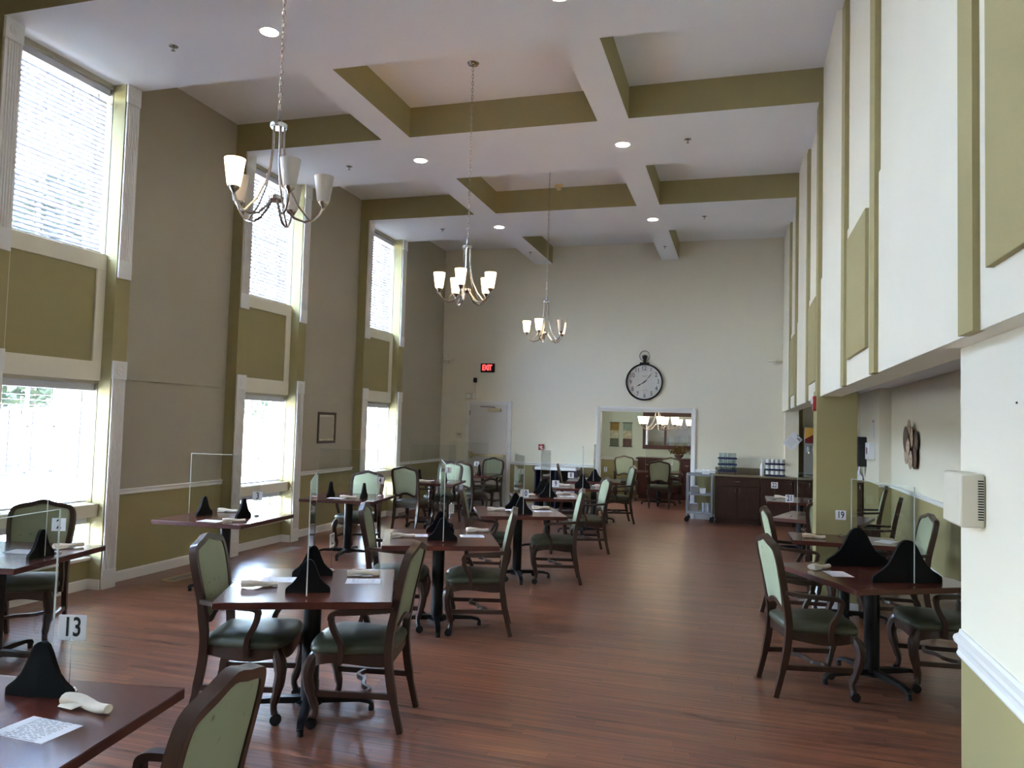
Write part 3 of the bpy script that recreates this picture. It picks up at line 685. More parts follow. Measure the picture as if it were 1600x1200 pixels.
# ------------------------------------------------------------------ rolled napkins and menus
def napkin_mesh(seed):
    rnd = random.Random(seed); mb = MB(); L = .2; n = 12
    pts = []; rad = []
    for i in range(n):
        t = i/(n-1); pts.append((-L/2+L*t, .006*math.sin(5*t+seed), .022-.006*t+.004*math.sin(7*t+seed*2))); w = .026*(1-.35*t)+.004*rnd.random(); rad.append((w, .019*(1-.25*t)))
    mb.sweep(pts, rad, 10)
    # loose folded flap
    mb.add([(-.1, -.03, .004), (-.03, -.036, .006), (.02, -.012, .03), (-.06, .01, .043), (-.105, .012, .03)], [(0, 1, 2, 3, 4), (4, 3, 2, 1, 0)])
    return mb.mesh('napkin_roll', 'napkin', ang=60)
naps = [napkin_mesh(i) for i in range(4)]
def napkin(n, u, v, rz, label): tag(link('napkin_roll', naps[random.randrange(4)], None, tl(n, u, v, .7512), (0, 0, R(TBL[n][2]+rz))), label, 'napkin', 'rolled napkins on the tables')
menume = MB().box(-.105, .105, -.075, .075, 0, .0008).mesh('menu_sheet', 'printed_paper', False)
def menu(n, u, v, rz, label): tag(link('menu_sheet', menume, None, tl(n, u, v, .7512), (0, 0, R(TBL[n][2]+rz))), label, 'menu', 'paper menus on the tables')
for n, u, v, r in (('12', -.30, -.08, 5), ('12', .28, .25, 5), ('13', .27, .22, -14), ('2', .30, .30, 60), ('3', .30, -.32, 35), ('3', -.2, .33, 12), ('4', .06, -.20, 20), ('11', -.31, -.04, 6), ('11', .36, .33, 6), ('10', -.25, .02, 0), ('10', .3, .24, 3), ('9', -.3, -.14, 4), ('9', .27, .2, 8), ('8', -.3, .03, 0), ('8', .3, .1, 20),
                   ('7', -.2, .05, 5), ('18', -.28, .20, 20), ('19', -.27, -.06, 0), ('22', -.25, .2, -10), ('5', -.05, -.25, 10), ('6', .02, -.15, 0), ('23', .05, -.2, 0)):
    side = 'window side' if u < 0 else 'far side from the windows'
    napkin(n, u, v, r, 'rolled pale napkin on the %s, %s' % (near(n), side))
for n, u, v, r in (('12', .29, .08, 0), ('12', -.22, .12, 0), ('13', .23, .04, -12), ('2', .1, .1, 0), ('3', .06, -.33, 0), ('4', -.08, -.24, 0), ('11', .29, .07, 0), ('11', -.2, .08, 0), ('10', .29, .02, 0), ('10', -.15, .12, 0), ('9', .26, -.1, 0), ('8', .27, .28, 0), ('18', -.26, .02, 75), ('19', .36, .0, 60), ('5', -.1, .1, 0), ('21', -.12, .3, 0), ('22', .2, -.1, 0)):
    side = 'window side' if u < 0 else 'far side from the windows'
    menu(n, u, v, r, 'printed white menu sheet on the %s, %s' % (near(n), side))

# ------------------------------------------------------------------ armchairs (facing +x, origin on the floor)
def xb(z): return -.205-.10*max(0, (z-.46)/.56)**1.35
def smooth_pts(pts, n=4, closed=False):
    P = [Vector(p) for p in pts]; k = len(P); out = []
    for i in range(k if closed else k-1):
        g = lambda j: P[j % k] if closed else P[min(max(j, 0), k-1)]
        p0, p1, p2, p3 = g(i-1), g(i), g(i+1), g(i+2)
        for q in range(n):
            t = q/n; out.append(.5*((2*p1)+(-p0+p2)*t+(2*p0-5*p1+4*p2-p3)*t*t+(-p0+3*p1-3*p2+p3)*t**3))
    if not closed: out.append(P[-1])
    return out
def make_chair():
    root = empty('armchair')
    # seat
    def outline(s):
        pts = [(-.215, -.20), (-.05, -.232), (.13, -.258), (.225, -.245), (.262, -.13), (.272, 0)]
        pts = pts+[(x, -y) for x, y in reversed(pts[:-1])]
        pts = [(p.x, p.y) for p in smooth_pts([(x, y, 0) for x, y in pts], 3)]+[(-.222, .1), (-.222, -.1)]
        return [((x-.02)*s+.02, y*s) for x, y in pts]
    mb = MB(); prof = [(.955, .428), (1.0, .436), (1.012, .45), (1.0, .464), (.97, .476), (.88, .489), (.65, .5), (.3, .505)]
    k = len(outline(1)); vs = []
    for s, z in prof: vs += [(x, y, z) for x, y in outline(s)]
    vs.append((.02, 0, .506)); fs = [(i*k+j, i*k+(j+1) % k, (i+1)*k+(j+1) % k, (i+1)*k+j) for i in range(len(prof)-1) for j in range(k)]
    fs += [((len(prof)-1)*k+j, (len(prof)-1)*k+(j+1) % k, len(vs)-1) for j in range(k)]+[tuple(range(k-1, -1, -1))]
    mb.add(vs, fs); mb.build('seat', 'vinyl', root, ang=60)
    # apron with a scalloped lower edge
    o1, o2 = outline(.975), outline(.86); mb = MB(); vs = []
    for j in range(k): zl = .368+.012*math.cos(j/k*8*math.pi); vs += [(*o1[j], .430), (*o1[j], zl), (*o2[j], zl+.004), (*o2[j], .430)]
    fs = [(4*j+q, 4*((j+1) % k)+q, 4*((j+1) % k)+(q+1) % 4, 4*j+(q+1) % 4) for j in range(k) for q in range(4)]
    mb.add(vs, fs); mb.build('seat_rail', 'chair_wood', root, ang=50)
    for s in (-1, 1):
        fl_ = MB().sweep(smooth_pts([(.195, s*.205, .425), (.232, s*.232, .375), (.246, s*.244, .30), (.226, s*.228, .19), (.205, s*.213, .11), (.213, s*.218, .062)], 3), [.034]*3+[.037]*3+[.032]*3+[.025]*3+[.019]*3+[.021], 8, (1, 0, 0)).build('leg', 'chair_wood', root)
        MB().lathe([(.006, -.02), (.03, -.018), (.033, -.006), (.033, .006), (.03, .018), (.006, .02)], 14, (.222, s*.222, .033), 'y').sweep([(.213, s*.218, .03), (.213, s*.218, .075)], .014, 8).build('caster', 'caster', fl_)
        MB().sweep(smooth_pts([(-.285, s*.205, .003), (-.245, s*.207, .16), (-.215, s*.209, .32), (xb(.47), s*.211, .47), (xb(.60), s*.213, .60), (xb(.75), s*.214, .75)], 3), [(.014, .017)]*4+[(.018, .022)]*9+[(.016, .019)]*3, 4, (1, 0, 0)).build('leg', 'chair_wood', root)
        MB().sweep([(.225, s*.222, .20), (-.238, s*.207, .20)], (.011, .016), 4).build('side_stretcher', 'chair_wood', root)
        ar = MB().sweep(smooth_pts([(xb(.685)+.005, s*.226, .685), (-.12, s*.25, .676), (.02, s*.27, .668), (.085, s*.274, .664), (.112, s*.273, .65), (.116, s*.272, .625)], 3), [(.013, .016)]*4+[(.013, .022)]*8+[(.013, .02)]*4, 4, (0, 1, 0)).build('armrest', 'chair_wood', root)
        MB().sweep(smooth_pts([(.112, s*.272, .64), (.108, s*.271, .60), (.088, s*.268, .55), (.06, s*.262, .50), (.052, s*.258, .45), (.055, s*.256, .385)], 3), (.015, .015), 4, (0, 1, 0)).build('arm_post', 'chair_wood', ar)
    MB().sweep(smooth_pts([(.04, -.205, .2), (.06, -.12, .2), (.0, -.05, .2), (-.02, .05, .2), (-.08, .12, .2), (-.05, .205, .2)], 4), (.010, .013), 4).build('cross_stretcher', 'chair_wood', root)
    # back: frame loop and pad
    half = [(0, .605), (.07, .592), (.14, .566), (.188, .585), (.205, .68), (.219, .80), (.222, .90), (.203, .968), (.15, .988), (.09, 1.0), (0, 1.022)]
    lp = half+[(-y, z) for y, z in reversed(half[1:-1])]
    lps = smooth_pts([(0, y, z) for y, z in lp], 3, True)
    MB().sweep([(xb(p.z), p.y, p.z) for p in lps], (.017, .021), 4, (1, 0, .24), True).build('back_frame', 'chair_wood', root, ang=50)
    mb = MB(); kk = len(lps); cz = .80; vs = []; rings = ((1.0, -.010), (.97, .010), (.86, .020), (.6, .028), (.25, .031))
    for s, dx in rings:
        for p in lps: y, z = p.y*s, cz+(p.z-cz)*s; vs.append((xb(z)+dx, y, z))
    vs.append((xb(cz)+.032, 0, cz)); fi = len(vs)-1
    fs = [(i*kk+j, i*kk+(j+1) % kk, (i+1)*kk+(j+1) % kk, (i+1)*kk+j) for i in range(len(rings)-1) for j in range(kk)]
    fs += [((len(rings)-1)*kk+j, (len(rings)-1)*kk+(j+1) % kk, fi) for j in range(kk)]
    b0 = len(vs)
    for s, dx in ((.97, -.014), (.5, -.017)):
        for p in lps: y, z = p.y*s, cz+(p.z-cz)*s; vs.append((xb(z)+dx, y, z))
    vs.append((xb(cz)-.018, 0, cz)); bi = len(vs)-1
    fs += [(j, (j+1) % kk, b0+(j+1) % kk, b0+j) for j in range(kk)]+[(b0+j, b0+(j+1) % kk, b0+kk+(j+1) % kk, b0+kk+j) for j in range(kk)]+[(b0+kk+j, b0+kk+(j+1) % kk, bi) for j in range(kk)]
    mb.add(vs, fs); mb.build('back_pad', 'fabric', root, ang=70)
    return root
CH = [  # x, y, facing degrees, where
    (-2.12, 4.19, 191, 'aisle side of the '+near('12')), (-2.785, 4.05, 17, 'window side of the '+near('12')),
    (-2.12, 6.25, 198, 'aisle side of table eleven'), (-2.80, 6.11, 19, 'window side of table eleven'),
    (-1.98, 8.50, 196, 'aisle side of table ten'), (-2.74, 8.36, 18, 'window side of table ten'),
    (-2.04, 10.60, 204, 'aisle side of table nine'),
    (-2.14, 14.04, 200, 'opening side of the '+near('7')), (-2.88, 13.79, 12, 'window side of the '+near('7')),
    (-4.90, 9.41, -84, 'clock wall side of table four'),
    (-5.0, 11.42, 84, 'table five, back towards table four'), (-4.93, 12.52, -96, 'clock wall side of table five'),
    (-4.76, 13.36, 80, 'table six, back towards table five'), (-4.86, 14.74, -98, 'exit door side of table six'),
    (-5.16, 4.60, -60, 'clock wall side of table two'),
    (-1.66, 1.83, 190, 'aisle side of table thirteen'),
    (.47, 5.70, 14, 'aisle side of the '+near('18')), (1.36, 6.12, 186, 'alcove wall side of the '+near('18')),
    (.53, 7.72, 8, 'aisle side of table nineteen'), (1.36, 7.80, 184, 'alcove wall side of table nineteen'),
    (.95, 9.10, 84, 'table twenty-one, back against the column'), (1.44, 9.62, 168, 'alcove wall side of table twenty-one'), (1.62, 11.6, 172, 'alcove wall side of table twenty-two'),
    (-1.68, 17.12, 95, 'table twenty-three, back to the opening'), (-2.62, 18.5, -75, 'apart from the table in the small room'), (-1.55, 18.42, -85, 'sideboard side of table twenty-three')]
cproto = make_chair()
for i, (x, y, a, wh) in enumerate(CH):
    c = cproto if i == 0 else copy_tree(cproto)
    c.location = (x, y, 0); c.rotation_euler = (0, 0, R(a))
    tag(c, 'brown wooden armchair with green back, '+wh, 'chair', 'wooden armchairs at the tables')

# ------------------------------------------------------------------ counter, cabinets and what stands on them
CF = 14.93
ct = tag(MB().cbox(-.45, .80, CF-.02, YF-.001, .868, .905, .005).box(.80, 2.118, CF-.02, YF-.001, .868, .905).build('countertop', 'granite', smooth=False), 'speckled brown granite countertop along the clock wall', 'countertop')
MB().box(-.45, .798, YF-.022, YF-.002, .905, 1.02).build('backsplash', 'granite', ct, smooth=False)
def cabinet(x0, x1, doors, drawer, label):
    root = empty('base_cabinet', ((x0+x1)/2, CF+.02, 0)); w = (x1-x0)/2
    tag(root, label, 'cabinet')
    MB().box(-w+.002, w-.002, 0, .44, .09, .867).box(-w+.01, w-.01, .05, .42, 0, .09).build('body', 'cabinet_dark', root, smooth=False)
    zt = .69 if drawer else .85
    def front(name, a, b, c, d_, handle):
        o = MB().cbox(a, b, -.018, 0, c, d_, .003).build(name, 'cabinet_dark', root)
        mb = MB(); t = .055
        if d_-c > .3:
            for q in ((a+t, a+t+.008, c+t, d_-t), (b-t-.008, b-t, c+t, d_-t), (a+t, b-t, c+t, c+t+.008), (a+t, b-t, d_-t-.008, d_-t)): mb.box(q[0], q[1], -.023, -.017, q[2], q[3])
            mb.build('panel_moulding', 'cabinet_dark', o, smooth=False)
        if handle: MB().cbox(*handle, .002).build('handle', 'chrome', o)
    n = doors
    if n:
        dw = (2*w-.02)/n
        for i in range(n):
            a = -w+.01+i*dw+.004; b = a+dw-.008; hx = b-.04 if i % 2 == 0 else a+.03
            front('cabinet_door', a, b, .11, zt-.015, (hx, hx+.01, -.045, -.018, zt-.12, zt-.03))
    if drawer: front('drawer', -w+.014, w-.014, zt, .852, (-.045, .045, -.042, -.018, .775, .787))
cabinet(-.44, .37, 2, True, 'dark wooden base cabinet with drawer and two doors beside the utility cart')
cabinet(.37, .95, 1, False, 'plain dark base cabinet between the drawer cabinet and the drinks machine')
cabinet(.95, 1.56, 2, False, 'dark base cabinet under the drinks machine')
cabinet(1.56, 2.10, 1, False, 'dark base cabinet in the alcove corner under the black brewer')
# glass racks
def rack_mesh(w, d, h):
    mb = MB().box(-w, w, -d, d, 0, .012)
    for a, b, c, d_ in ((-w, w, -d, -d+.008), (-w, w, d-.008, d), (-w, -w+.008, -d, d), (w-.008, w, -d, d)): mb.box(a, b, c, d_, 0, h)
    return mb.mesh('rack_tray', 'navy_plastic', False)
tray = rack_mesh(.172, .118, .032)
tum = MB().lathe([(.036, 0), (.0365, .1), (.034, .1), (.033, .004), (0, .004)], 12).mesh('drinking_glass', 'tumbler_glass')
mug = MB().lathe([(.030, 0), (.037, .01), (.037, .088), (.034, .088), (.033, .012), (0, .01)], 14).mesh('coffee_mug', 'white_plastic')
mugh = MB().sweep([(.036+.02*math.sin(q), 0, .045+.025*math.cos(q)) for q in [math.pi*i/8 for i in range(9)]], .005, 6, (0, 1, 0)).mesh('mug_handle', 'white_plastic')
gx, gy = -.22, 15.10
st = tag(MB().box(-.16, .16, -.1, .1, .035, .05).box(-.16, -.13, -.1, .1, 0, .035).box(.13, .16, -.1, .1, 0, .035).build('rack_base', 'brown_cloth', None, (gx, gy, .9055), smooth=False), 'low brown stand under the stacked glass racks', 'stand')
z = .956
for t in range(3):
    tag(link('glass_rack', tray, None, (gx, gy, z)), ('bottom', 'middle', 'top')[t]+' blue rack of the drinking glass stack on the counter', 'rack', 'glass racks')
    for i in range(4):
        for j in range(2): tag(link('drinking_glass', tum, None, (gx-.12+.08*i, gy-.05+.1*j, z+.013)), 'clear drinking glass standing in the %s blue rack' % ('bottom', 'middle', 'top')[t], 'glass', 'glasses in the racks')
    z += .116
gx, gy, z = .625, 15.09, .906
for t in range(3):
    tag(link('mug_rack', tray, None, (gx, gy, z)), ('bottom', 'middle', 'top')[t]+' blue rack of the white mug stack on the counter', 'rack', 'mug racks')
    for i in range(4):
        for j in range(2):
            o = tag(link('coffee_mug', mug, None, (gx-.123+.082*i, gy-.045+.09*j, z+.013)), 'white coffee mug in the %s rack beside the soap bottle' % ('bottom', 'middle', 'top')[t], 'mug', 'mugs in the racks')
            if t == 2: link('mug_handle', mugh, o, None, (0, 0, R(-90 if j == 0 else 90)))
    z += .105
sb = empty('pump_bottle', (.40, 15.12, .9055)); tag(sb, 'white pump bottle beside the mug racks', 'bottle')
MB().lathe([(.032, 0), (.035, .01), (.034, .15), (.026, .2), (.012, .22), (0, .22)], 16).build('bottle', 'white_plastic', sb)
MB().lathe([(.012, .22), (.012, .24), (.005, .245), (.005, .29), (.012, .292), (.012, .305), (0, .305)], 12).sweep([(0, 0, .30), (-.03, -.01, .302), (-.045, -.015, .292)], .005, 6).build('pump', 'white_plastic', sb)
# drinks machine
dm = empty('drinks_machine', (1.33, 15.14, .9055)); tag(dm, 'steel drinks machine with a gold and maroon header on the counter', 'drinks machine')
MB().cbox(-.21, .21, -.06, .2, 0, .93, .008).cbox(-.21, .21, -.16, -.06, .45, .92, .008).cbox(-.2, .2, -.18, -.06, 0, .05, .006).build('body', 'steel', dm)
hp = MB().box(-.2, .2, -.165, -.16, .63, .91).build('header_panel', 'gold_print', dm, smooth=False)
MB().prism([(-.2, .63), (.2, .63), (.2, .78), (.12, .79), (.02, .80), (-.08, .77), (-.2, .70)], -.168, -.165, 'y').build('maroon_print', 'maroon', hp, smooth=False)
MB().prism([(-.02, .80), (.06, .79), (.08, .86), (.0, .87)], -.171, -.168, 'y').build('emblem', 'pink_print', hp, smooth=False)
for i in range(4):
    q = MB().lathe([(0, .47), (.03, .475), (.036, .52), (.03, .57), (0, .58)], 12, (-.13+.09*i, -.17, 0)).build('dispense_valve', 'grey_plastic', dm)
    MB().lathe([(.014, .44), (.014, .475)], 8, (-.13+.09*i, -.18, 0)).build('nozzle', 'chrome', q)
MB().box(-.16, .16, -.175, -.07, .051, .058).build('drip_tray', 'dark_gap', dm, smooth=False)
# paper pinned to the pier
pp = MB().box(-.11, .11, -.0015, 0, -.14, .14).build('pinned_paper', 'card', None, (.925, 15.016, 1.56), (0, R(40), 0), smooth=False); tag(pp, 'white paper hung by its corner on the wall pier', 'paper')
box('clip', 'grey_plastic', -.012, .012, -.006, -.0016, .12, .15, pp); box('print', 'pale_print', .02, .09, -.0022, -.0014, .08, .115, pp)
for i in range(5): box('print', 'pale_print', -.08, .06, -.0020, -.0014, .03-.03*i, .034-.03*i, pp)
# things in the alcove corner
br = empty('coffee_brewer', (1.72, 15.12, .9055)); tag(br, 'black coffee brewer in the alcove corner', 'coffee brewer')
MB().cbox(-.1, .1, -.02, .17, 0, .80, .012).cbox(-.1, .1, -.16, -.02, .5, .8, .012).cbox(-.1, .1, -.16, .17, 0, .06, .008).build('body', 'ink', br)
MB().lathe([(.05, .062), (.068, .09), (.07, .2), (.05, .25), (.052, .27), (0, .27)], 16, (0, -.08, 0)).build('carafe', 'foil', br)
MB().sweep([(.02, -.17, .72), (.02, -.2, .6), (.015, -.19, .5)], .008, 6).build('spray_hose', 'white_plastic', br)
bd = MB().cbox(-.13, .0, -.12, .12, -.26, .26, .01).build('towel_dispenser', 'ink', None, (2.119, 14.75, 1.42)); tag(bd, 'black paper towel dispenser on the alcove corner wall', 'towel dispenser')
MB().cbox(-.135, -.128, -.02, .02, .08, .11, .002).build('lock', 'chrome', bd); MB().add([(-.1, -.09, -.26), (-.1, .09, -.26), (-.13, .07, -.40), (-.12, -.06, -.42)], [(0, 1, 2, 3), (3, 2, 1, 0)]).build('towel', 'card', bd)
gd = MB().cbox(-.1, .0, -.17, .17, -.14, .14, .006).build('glove_dispenser', 'white_plastic', None, (2.119, 13.95, 1.45)); tag(gd, 'white glove box holder on the wall facing the drinks machine', 'dispenser')
MB().cbox(-.104, -.1, -.05, .05, -.05, .06, .001).build('label', 'maroon', gd)
nt_ = MB().box(-.003, 0, -.12, .12, -.16, .16).build('wall_notice', 'printed_paper', None, (2.1195, 13.95, 1.83), smooth=False); tag(nt_, 'printed notice above the white glove box holder', 'notice')
MB().box(-.0045, -.003, -.09, .09, .1, .13).build('heading', 'pale_print', nt_, smooth=False)
nb = empty('napkin_box', (2.015, 15.05, .9055)); tag(nb, 'white open box of napkins on the alcove counter', 'box')
MB().box(-.09, .09, -.07, .07, 0, .006).box(-.09, .09, -.07, -.064, 0, .08).box(-.09, .09, .064, .07, 0, .08).box(-.09, -.084, -.07, .07, 0, .08).box(.084, .09, -.07, .07, 0, .08).build('tray', 'white_plastic', nb, smooth=False)
MB().prism([(-.08, 0), (.08, 0), (.07, .1), (.02, .15), (-.05, .11)], -.06, .06, 'y').build('napkins', 'card', nb, smooth=False)
for i, (x, h, mtn, lb) in enumerate(((1.59, .14, 'foil', 'shiny steel creamer jug left of the black brewer'), (1.86, .12, 'gold_print', 'orange lidded jar right of the black brewer'), (1.865, .09, 'foil', 'small steel sugar jar right of the black brewer'))):
    j = MB().lathe([(.03, 0), (.036, .01), (.036, h*.7), (.026, h*.85), (.028, h), (0, h)], 14).build('jar', mtn, None, (x, 14.99 if i != 1 else 15.12, .9055)); tag(j, lb, 'jar')
    MB().lathe([(.03, h), (.03, h+.012), (.008, h+.016), (.008, h+.03), (0, h+.03)], 12).build('lid', 'ink', j)
# carton under the alcove, red strobe on the column
sr = MB().cbox(-.03, 0, -.05, .05, -.075, .075, .005).build('fire_strobe', 'red', None, (.7275, BAYS[2][0]+.11, 2.03)); tag(sr, 'red fire alarm strobe at the top of the olive column', 'fire alarm')
MB().lathe([(.03, -.03), (.026, -.045), (0, -.05)], 14, (0, 0, .025), 'x').build('strobe_lens', 'white_plastic', sr); text('lettering', 'FIRE', .03, 'white_plastic', sr, (-.031, 0, -.045), (R(90), 0, R(-90)))

# utility cart
uc = empty('utility_cart', (-.715, 15.02, 0)); tag(uc, 'grey three-shelf utility cart beside the drawer cabinet', 'cart')
for zz in (.16, .5, .86): 
    sh = MB().cbox(-.235, .235, -.19, .19, zz, zz+.025, .006).build('shelf', 'navy_plastic' if zz > .8 else 'grey_plastic', uc)
    MB().box(-.24, .24, -.195, -.187, zz, zz+.04).box(-.24, .24, .187, .195, zz, zz+.04).box(-.24, -.232, -.195, .195, zz, zz+.04).box(.232, .24, -.195, .195, zz, zz+.04).build('shelf_lip', 'grey_plastic', sh, smooth=False)
for sx in (-1, 1):
    for sy in (-1, 1):
        p = MB().cbox(sx*.225-.017, sx*.225+.017, sy*.18-.017, sy*.18+.017, .11, .90, .004).build('post', 'grey_plastic', uc)
        MB().lathe([(.01, -.014), (.045, -.014), (.045, .014), (.01, .014)], 14, (sx*.225, sy*.18, .046), 'y').box(sx*.225-.012, sx*.225+.012, sy*.18-.02, sy*.18+.02, .075, .112).build('caster', 'caster', p)
for x, y, z, w, h, mtn, lb in ((-.81, 14.98, .526, .07, .13, 'foil', 'clear tub of wrapped goods on the middle cart shelf'), (-.66, 14.95, .526, .055, .09, 'white_plastic', 'white tub of sachets on the middle cart shelf'), (-.82, 14.97, .186, .08, .15, 'foil', 'clear bag of white cups on the bottom cart shelf'), (-.6, 14.95, .186, .08, .16, 'tumbler_glass', 'clear plastic bin on the bottom cart shelf'), (-.61, 15.0, .886, .07, .06, 'white_plastic', 'low white bin with small cups on the top cart shelf')):
    b = empty('storage_tub', (x, y, z)); tag(b, lb, 'tub')
    k_ = .85; mb = MB()
    vs = [(-w*k_, -w*k_, 0), (w*k_, -w*k_, 0), (w*k_, w*k_, 0), (-w*k_, w*k_, 0), (-w, -w, h), (w, -w, h), (w, w, h), (-w, w, h)]
    mb.add(vs, [(0, 3, 2, 1), (0, 1, 5, 4), (1, 2, 6, 5), (2, 3, 7, 6), (3, 0, 4, 7)]); mb.build('tub', mtn, b, smooth=False)
    for q in range(3): MB().lathe([(.02, .006), (.026, h*.9+.02), (0, h*.9+.03)], 10, ((q-1)*.04*w/.07, (q % 2-.5)*.03, 0)).build('contents', 'card', b)

# service station by the clock wall
ss = empty('service_station', (-3.5, 15.12, 0)); tag(ss, 'low service station with white top and dark open bays behind table eight', 'service station')
MB().cbox(-.42, .42, -.22, .22, .84, .90, .008).build('top', 'white_plastic', ss)
MB().box(-.4, .4, .16, .2, .05, .84).build('back_panel', 'dark_gap', ss, smooth=False)
for x in (-.41, 0, .41): box('upright', 'navy_plastic', x-.012, x+.012, -.2, .2, .0, .84, ss)
for z in (.06, .42): box('shelf', 'grey_plastic', -.4, .4, -.2, .16, z, z+.02, ss)
for x in (-.42, .42): MB().sweep([(x, -.2, .80), (x*1.08, -.2, .86), (x*1.08, -.2, .92), (x, -.2, .9)], .01, 6).build('handle', 'navy_plastic', ss)

# ------------------------------------------------------------------ wall pieces
pf_ = empty('framed_picture', (XW+.002, 10.65, 1.60)); tag(pf_, 'small brown framed print on the window wall between two bays', 'picture')
for a, b, c, d_ in ((-.27, .27, .2, .24), (-.27, .27, -.24, -.2), (-.27, -.23, -.2, .2), (.23, .27, -.2, .2)): MB().cbox(0, .025, a, b, c, d_, .004).build('frame_bar', 'frame_brown', pf_)
pf_.scale = (1, 1, 1)
box('print', 'art_paper', .004, .008, -.2, .2, -.17, .17, pf_); mb = MB()
for a, b, c, d_ in ((-.23, .23, .17, .2), (-.23, .23, -.2, -.17), (-.23, -.2, -.17, .17), (.2, .23, -.17, .17)): mb.box(.004, .010, a, b, c, d_)
mb.build('mat_board', 'cream_cloth', pf_, smooth=False)
ar = empty('disc_wall_art', (2.298, 11.72, 1.60)); tag(ar, 'cluster of overlapping bronze metal discs hung on the alcove wall', 'wall art')
for i, (y, z, r, k) in enumerate(((-.22, .05, .15, 1), (-.20, -.17, .15, 1), (-.05, .10, .15, 0), (.02, .24, .11, 0), (.16, .08, .18, 1), (.30, .02, .13, 0), (.08, -.12, .17, 0), (.25, -.13, .14, 0), (-.08, -.2, .13, 0), (.02, -.02, .12, 0))):
    MB().lathe([(r, 0), (r, .006), (r*.6, .012), (0, .014)], 24, (0, 0, 0), 'x').build('disc', ('bronze_disc', 'bronze_dark')[k], ar, (-.015-.012*(i % 5)-.014, y, z), (0, math.pi, 0))
MB().box(-.02, 0, -.2, .2, -.01, .01).box(-.02, 0, -.01, .01, -.2, .2).build('mount', 'bronze_dark', ar, smooth=False)
wb = empty('wall_box', (.85, 3.275, 1.515)); tag(wb, 'beige vented wall box mounted at the wall end', 'wall box')
MB().cbox(-.083, 0, -.125, .125, -.097, .097, .008).build('cover', 'beige_plastic', wb)
for i in range(16): MB().box(-.026, -.007, -.1262, -.1245, .07-.0092*i, .0745-.0092*i).build('vent_slot', 'dark_gap', wb, smooth=False)
for i, (y, z) in enumerate(((2.82, 1.86), (2.52, 1.88))):
    tag(MB().lathe([(.004, 0), (.003, -.004), (0, -.005)], 8, axis='x').build('wall_screw', 'ink', None, (.85, y, z)), 'small dark screw left in the wall end above the wall box', 'screw', 'screws in the wall end')

# floor vents
for x, y, lb in ((-5.72, 7.02, 'bronze floor vent beside the table three pedestal'), (-5.72, 9.0, 'pale floor vent under the window behind table three')):
    v = empty('floor_vent', (x, y, .0005)); tag(v, lb, 'floor vent')
    MB().box(-.09, .09, -.24, -.2, 0, .005).box(-.09, .09, .2, .24, 0, .005).box(-.09, -.06, -.2, .2, 0, .005).box(.06, .09, -.2, .2, 0, .005).build('frame', 'brass' if y < 8 else 'grey_plastic', v, smooth=False)
    for i in range(16): box('louvre', 'pale_print', -.06, .06, -.195+.025*i, -.183+.025*i, 0, .003, v)

# ------------------------------------------------------------------ small room furnishing
sbd = empty('sideboard', (-1.45, 19.3, 0)); tag(sbd, 'reddish wooden sideboard in the small room beyond the opening', 'sideboard')
MB().box(-.95, .95, -.24, .28, .08, .96).box(-.92, .92, -.2, .26, 0, .08).build('body', 'cabinet_red', sbd, smooth=False)
MB().cbox(-.99, .99, -.28, .29, .96, 1.0, .006).build('top', 'cabinet_red', sbd)
for i in range(4):
    a = -.93+.47*i
    d_ = MB().cbox(a, a+.44, -.258, -.24, .12, .70, .004).build('cabinet_door', 'cabinet_red', sbd); mb = MB()
    for q in ((a+.07, a+.08, .19, .63), (a+.36, a+.37, .19, .63), (a+.07, a+.37, .19, .2), (a+.07, a+.37, .62, .63)): mb.box(q[0], q[1], -.263, -.257, q[2], q[3])
    mb.build('panel_moulding', 'cabinet_red', d_, smooth=False)
    dr = MB().cbox(a, a+.44, -.258, -.24, .73, .93, .004).build('drawer', 'cabinet_red', sbd); MB().cbox(a+.18, a+.26, -.28, -.258, .825, .84, .003).build('handle', 'brass', dr)
mr = empty('wall_mirror', (-1.42, BY-.001, 1.66)); tag(mr, 'three-part dark framed wall mirror above the sideboard', 'mirror')
for a, b, c, d_ in ((-.93, .93, .36, .46), (-.93, .93, -.46, -.36), (-.93, -.86, -.36, .36), (.86, .93, -.36, .36), (-.40, -.34, -.36, .36), (.34, .40, -.36, .36)): MB().cbox(a, b, -.04, 0, c, d_, .005).build('frame_bar', 'cabinet_red', mr)
for a, b in ((-.86, -.40), (-.34, .34), (.40, .86)): box('mirror_pane', 'mirror', a, b, -.012, -.006, -.36, .36, mr)
for x, ms, lb in ((-3.07, ('ochre_cloth', 'cream_cloth', 'moss_cloth'), 'narrow hanging wall panel with ochre top in the small room'), (-2.74, ('sage_cloth', 'cream_cloth', 'brown_cloth'), 'narrow hanging wall panel with pale green top in the small room')):
    w_ = empty('wall_hanging', (x, BY-.002, 1.54)); tag(w_, lb, 'wall hanging')
    for i, q in enumerate(ms): MB().cbox(-.11, .11, -.02, 0, .1-.2*i, .3-.2*i-.004, .003).build('panel', q, w_)
    MB().sweep([(-.13, -.012, .302), (.13, -.012, .302)], .008, 6).build('rod', 'ink', w_); MB().sweep([(-.13, -.012, -.302), (.13, -.012, -.302)], .008, 6).build('rod', 'ink', w_)
fa = empty('flower_arrangement', (-1.42, 19.2, 1.0005)); tag(fa, 'autumn flower arrangement in a bowl on the sideboard', 'flowers')
MB().lathe([(.05, 0), (.1, .05), (.12, .09), (0, .09)], 16).build('bowl', 'brown_cloth', fa)
mb = MB(); rnd = random.Random(3)
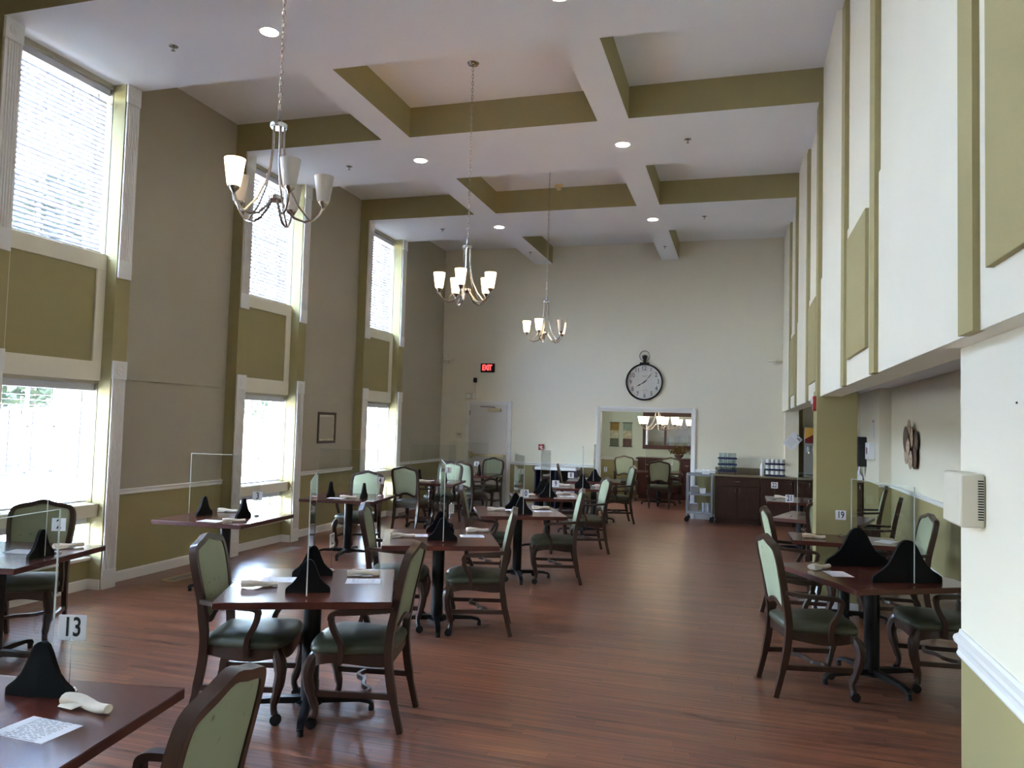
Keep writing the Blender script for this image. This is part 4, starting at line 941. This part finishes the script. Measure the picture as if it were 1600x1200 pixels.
for i in range(260):
    th, ph = rnd.random()*2*math.pi, rnd.random()*1.4; r = .06+.13*rnd.random(); c = Vector((r*1.5*math.cos(th)*math.sin(ph+.2), r*math.sin(th)*math.sin(ph+.2), .1+r*math.cos(ph)))
    t1 = Vector((rnd.random()-.5, rnd.random()-.5, rnd.random()-.5)).normalized()*.04; t2 = t1.orthogonal().normalized()*.02
    mb.add([c-t1, c+t2, c+t1, c-t2], [(0, 1, 2, 3)])
mb.build('blooms', 'leaf_dry', fa, smooth=False)['kind'] = 'stuff'
tb = tag(MB().cbox(-.3, .3, -.03, 0, 0, .18, .004).build('serving_tray', 'cream_cloth', None, (-.85, 19.5, 1.0005)), 'pale serving tray leaning behind the sideboard top', 'tray')

# ------------------------------------------------------------------ outdoors beyond the windows
lw = struct(MB().box(-70, -6.5, -60, 80, -.25, -.16).box(-6.5, -4, 15.6, 80, -.25, -.16).build('lawn', 'lawn', smooth=False), 'lawn outside the windows', 'lawn')
struct(MB().box(-15, -9.5, -50, 80, -.16, -.15).build('driveway', 'concrete', smooth=False), 'pale concrete drive outside the windows', 'driveway')
fn = empty('board_fence', (-20, 9, -.16)); tag(fn, 'grey board fence across the lawn outside the windows', 'fence')
bme = MB().box(-.012, .012, 0, .36, 0, 2.0).mesh('board', 'fence_wood', False)
for i in range(38): link('board', bme, fn, (random.uniform(-.006, .006), i*.38, random.uniform(-.02, .02)))
for z in (.5, 1.6): box('rail', 'fence_wood', -.07, -.012, 0, 14.4, z, z+.08, fn)
def tree(x, y, h, r, seed, label, leaf=.2, n=1500, low=.66):
    rnd = random.Random(seed); o = empty('tree', (x, y, -.16)); tag(o, label, 'tree', 'trees outside the windows')
    MB().sweep(smooth_pts([(0, 0, 0), (.1, .05, h*.25), (-.05, .1, h*.5), (.1, 0, h*.75)], 3), [.24*r/2.5*(1-.07*i) for i in range(10)], 8).build('trunk', 'bark', o)
    mb = MB()
    for i in range(n):
        d = Vector((rnd.gauss(0, 1), rnd.gauss(0, 1), rnd.gauss(0, 1))).normalized(); q = rnd.random()**.4
        c = Vector((d.x*r*q, d.y*r*q, h*low+d.z*h*(1-low)*q)); t1 = Vector((rnd.gauss(0, 1), rnd.gauss(0, 1), rnd.gauss(0, 1))).normalized()*leaf*rnd.uniform(.7, 1.4); t2 = t1.orthogonal().normalized()*leaf*.5
        mb.add([c-t1, c+t2, c+t1, c-t2], [(0, 1, 2, 3)])
    mb.build('crown', 'leaf', o, smooth=False)['kind'] = 'stuff'
for i, (x, y, h, r, lb) in enumerate(((-22.6, 15.5, 5.0, 2.2, 'leafy tree over the fence outside the window behind table two'), (-23, 20.2, 5.2, 2.3, 'leafy tree at the fence end outside the window behind table two'), (-30, 46, 4.4, 3.0, 'distant leafy tree outside the window behind table three'), (-22.6, 11, 4.6, 2.1, 'leafy tree over the fence near the bay beside table thirteen'), (-26, 56, 4.4, 2.6, 'distant leafy tree outside the window behind table four'))):
    tree(x, y, h, r, i, lb)
tree(-16, 14.95, 7.5, 3.4, 9, 'big shade tree with a dark trunk outside the window behind table two', .34, 3200, .68)
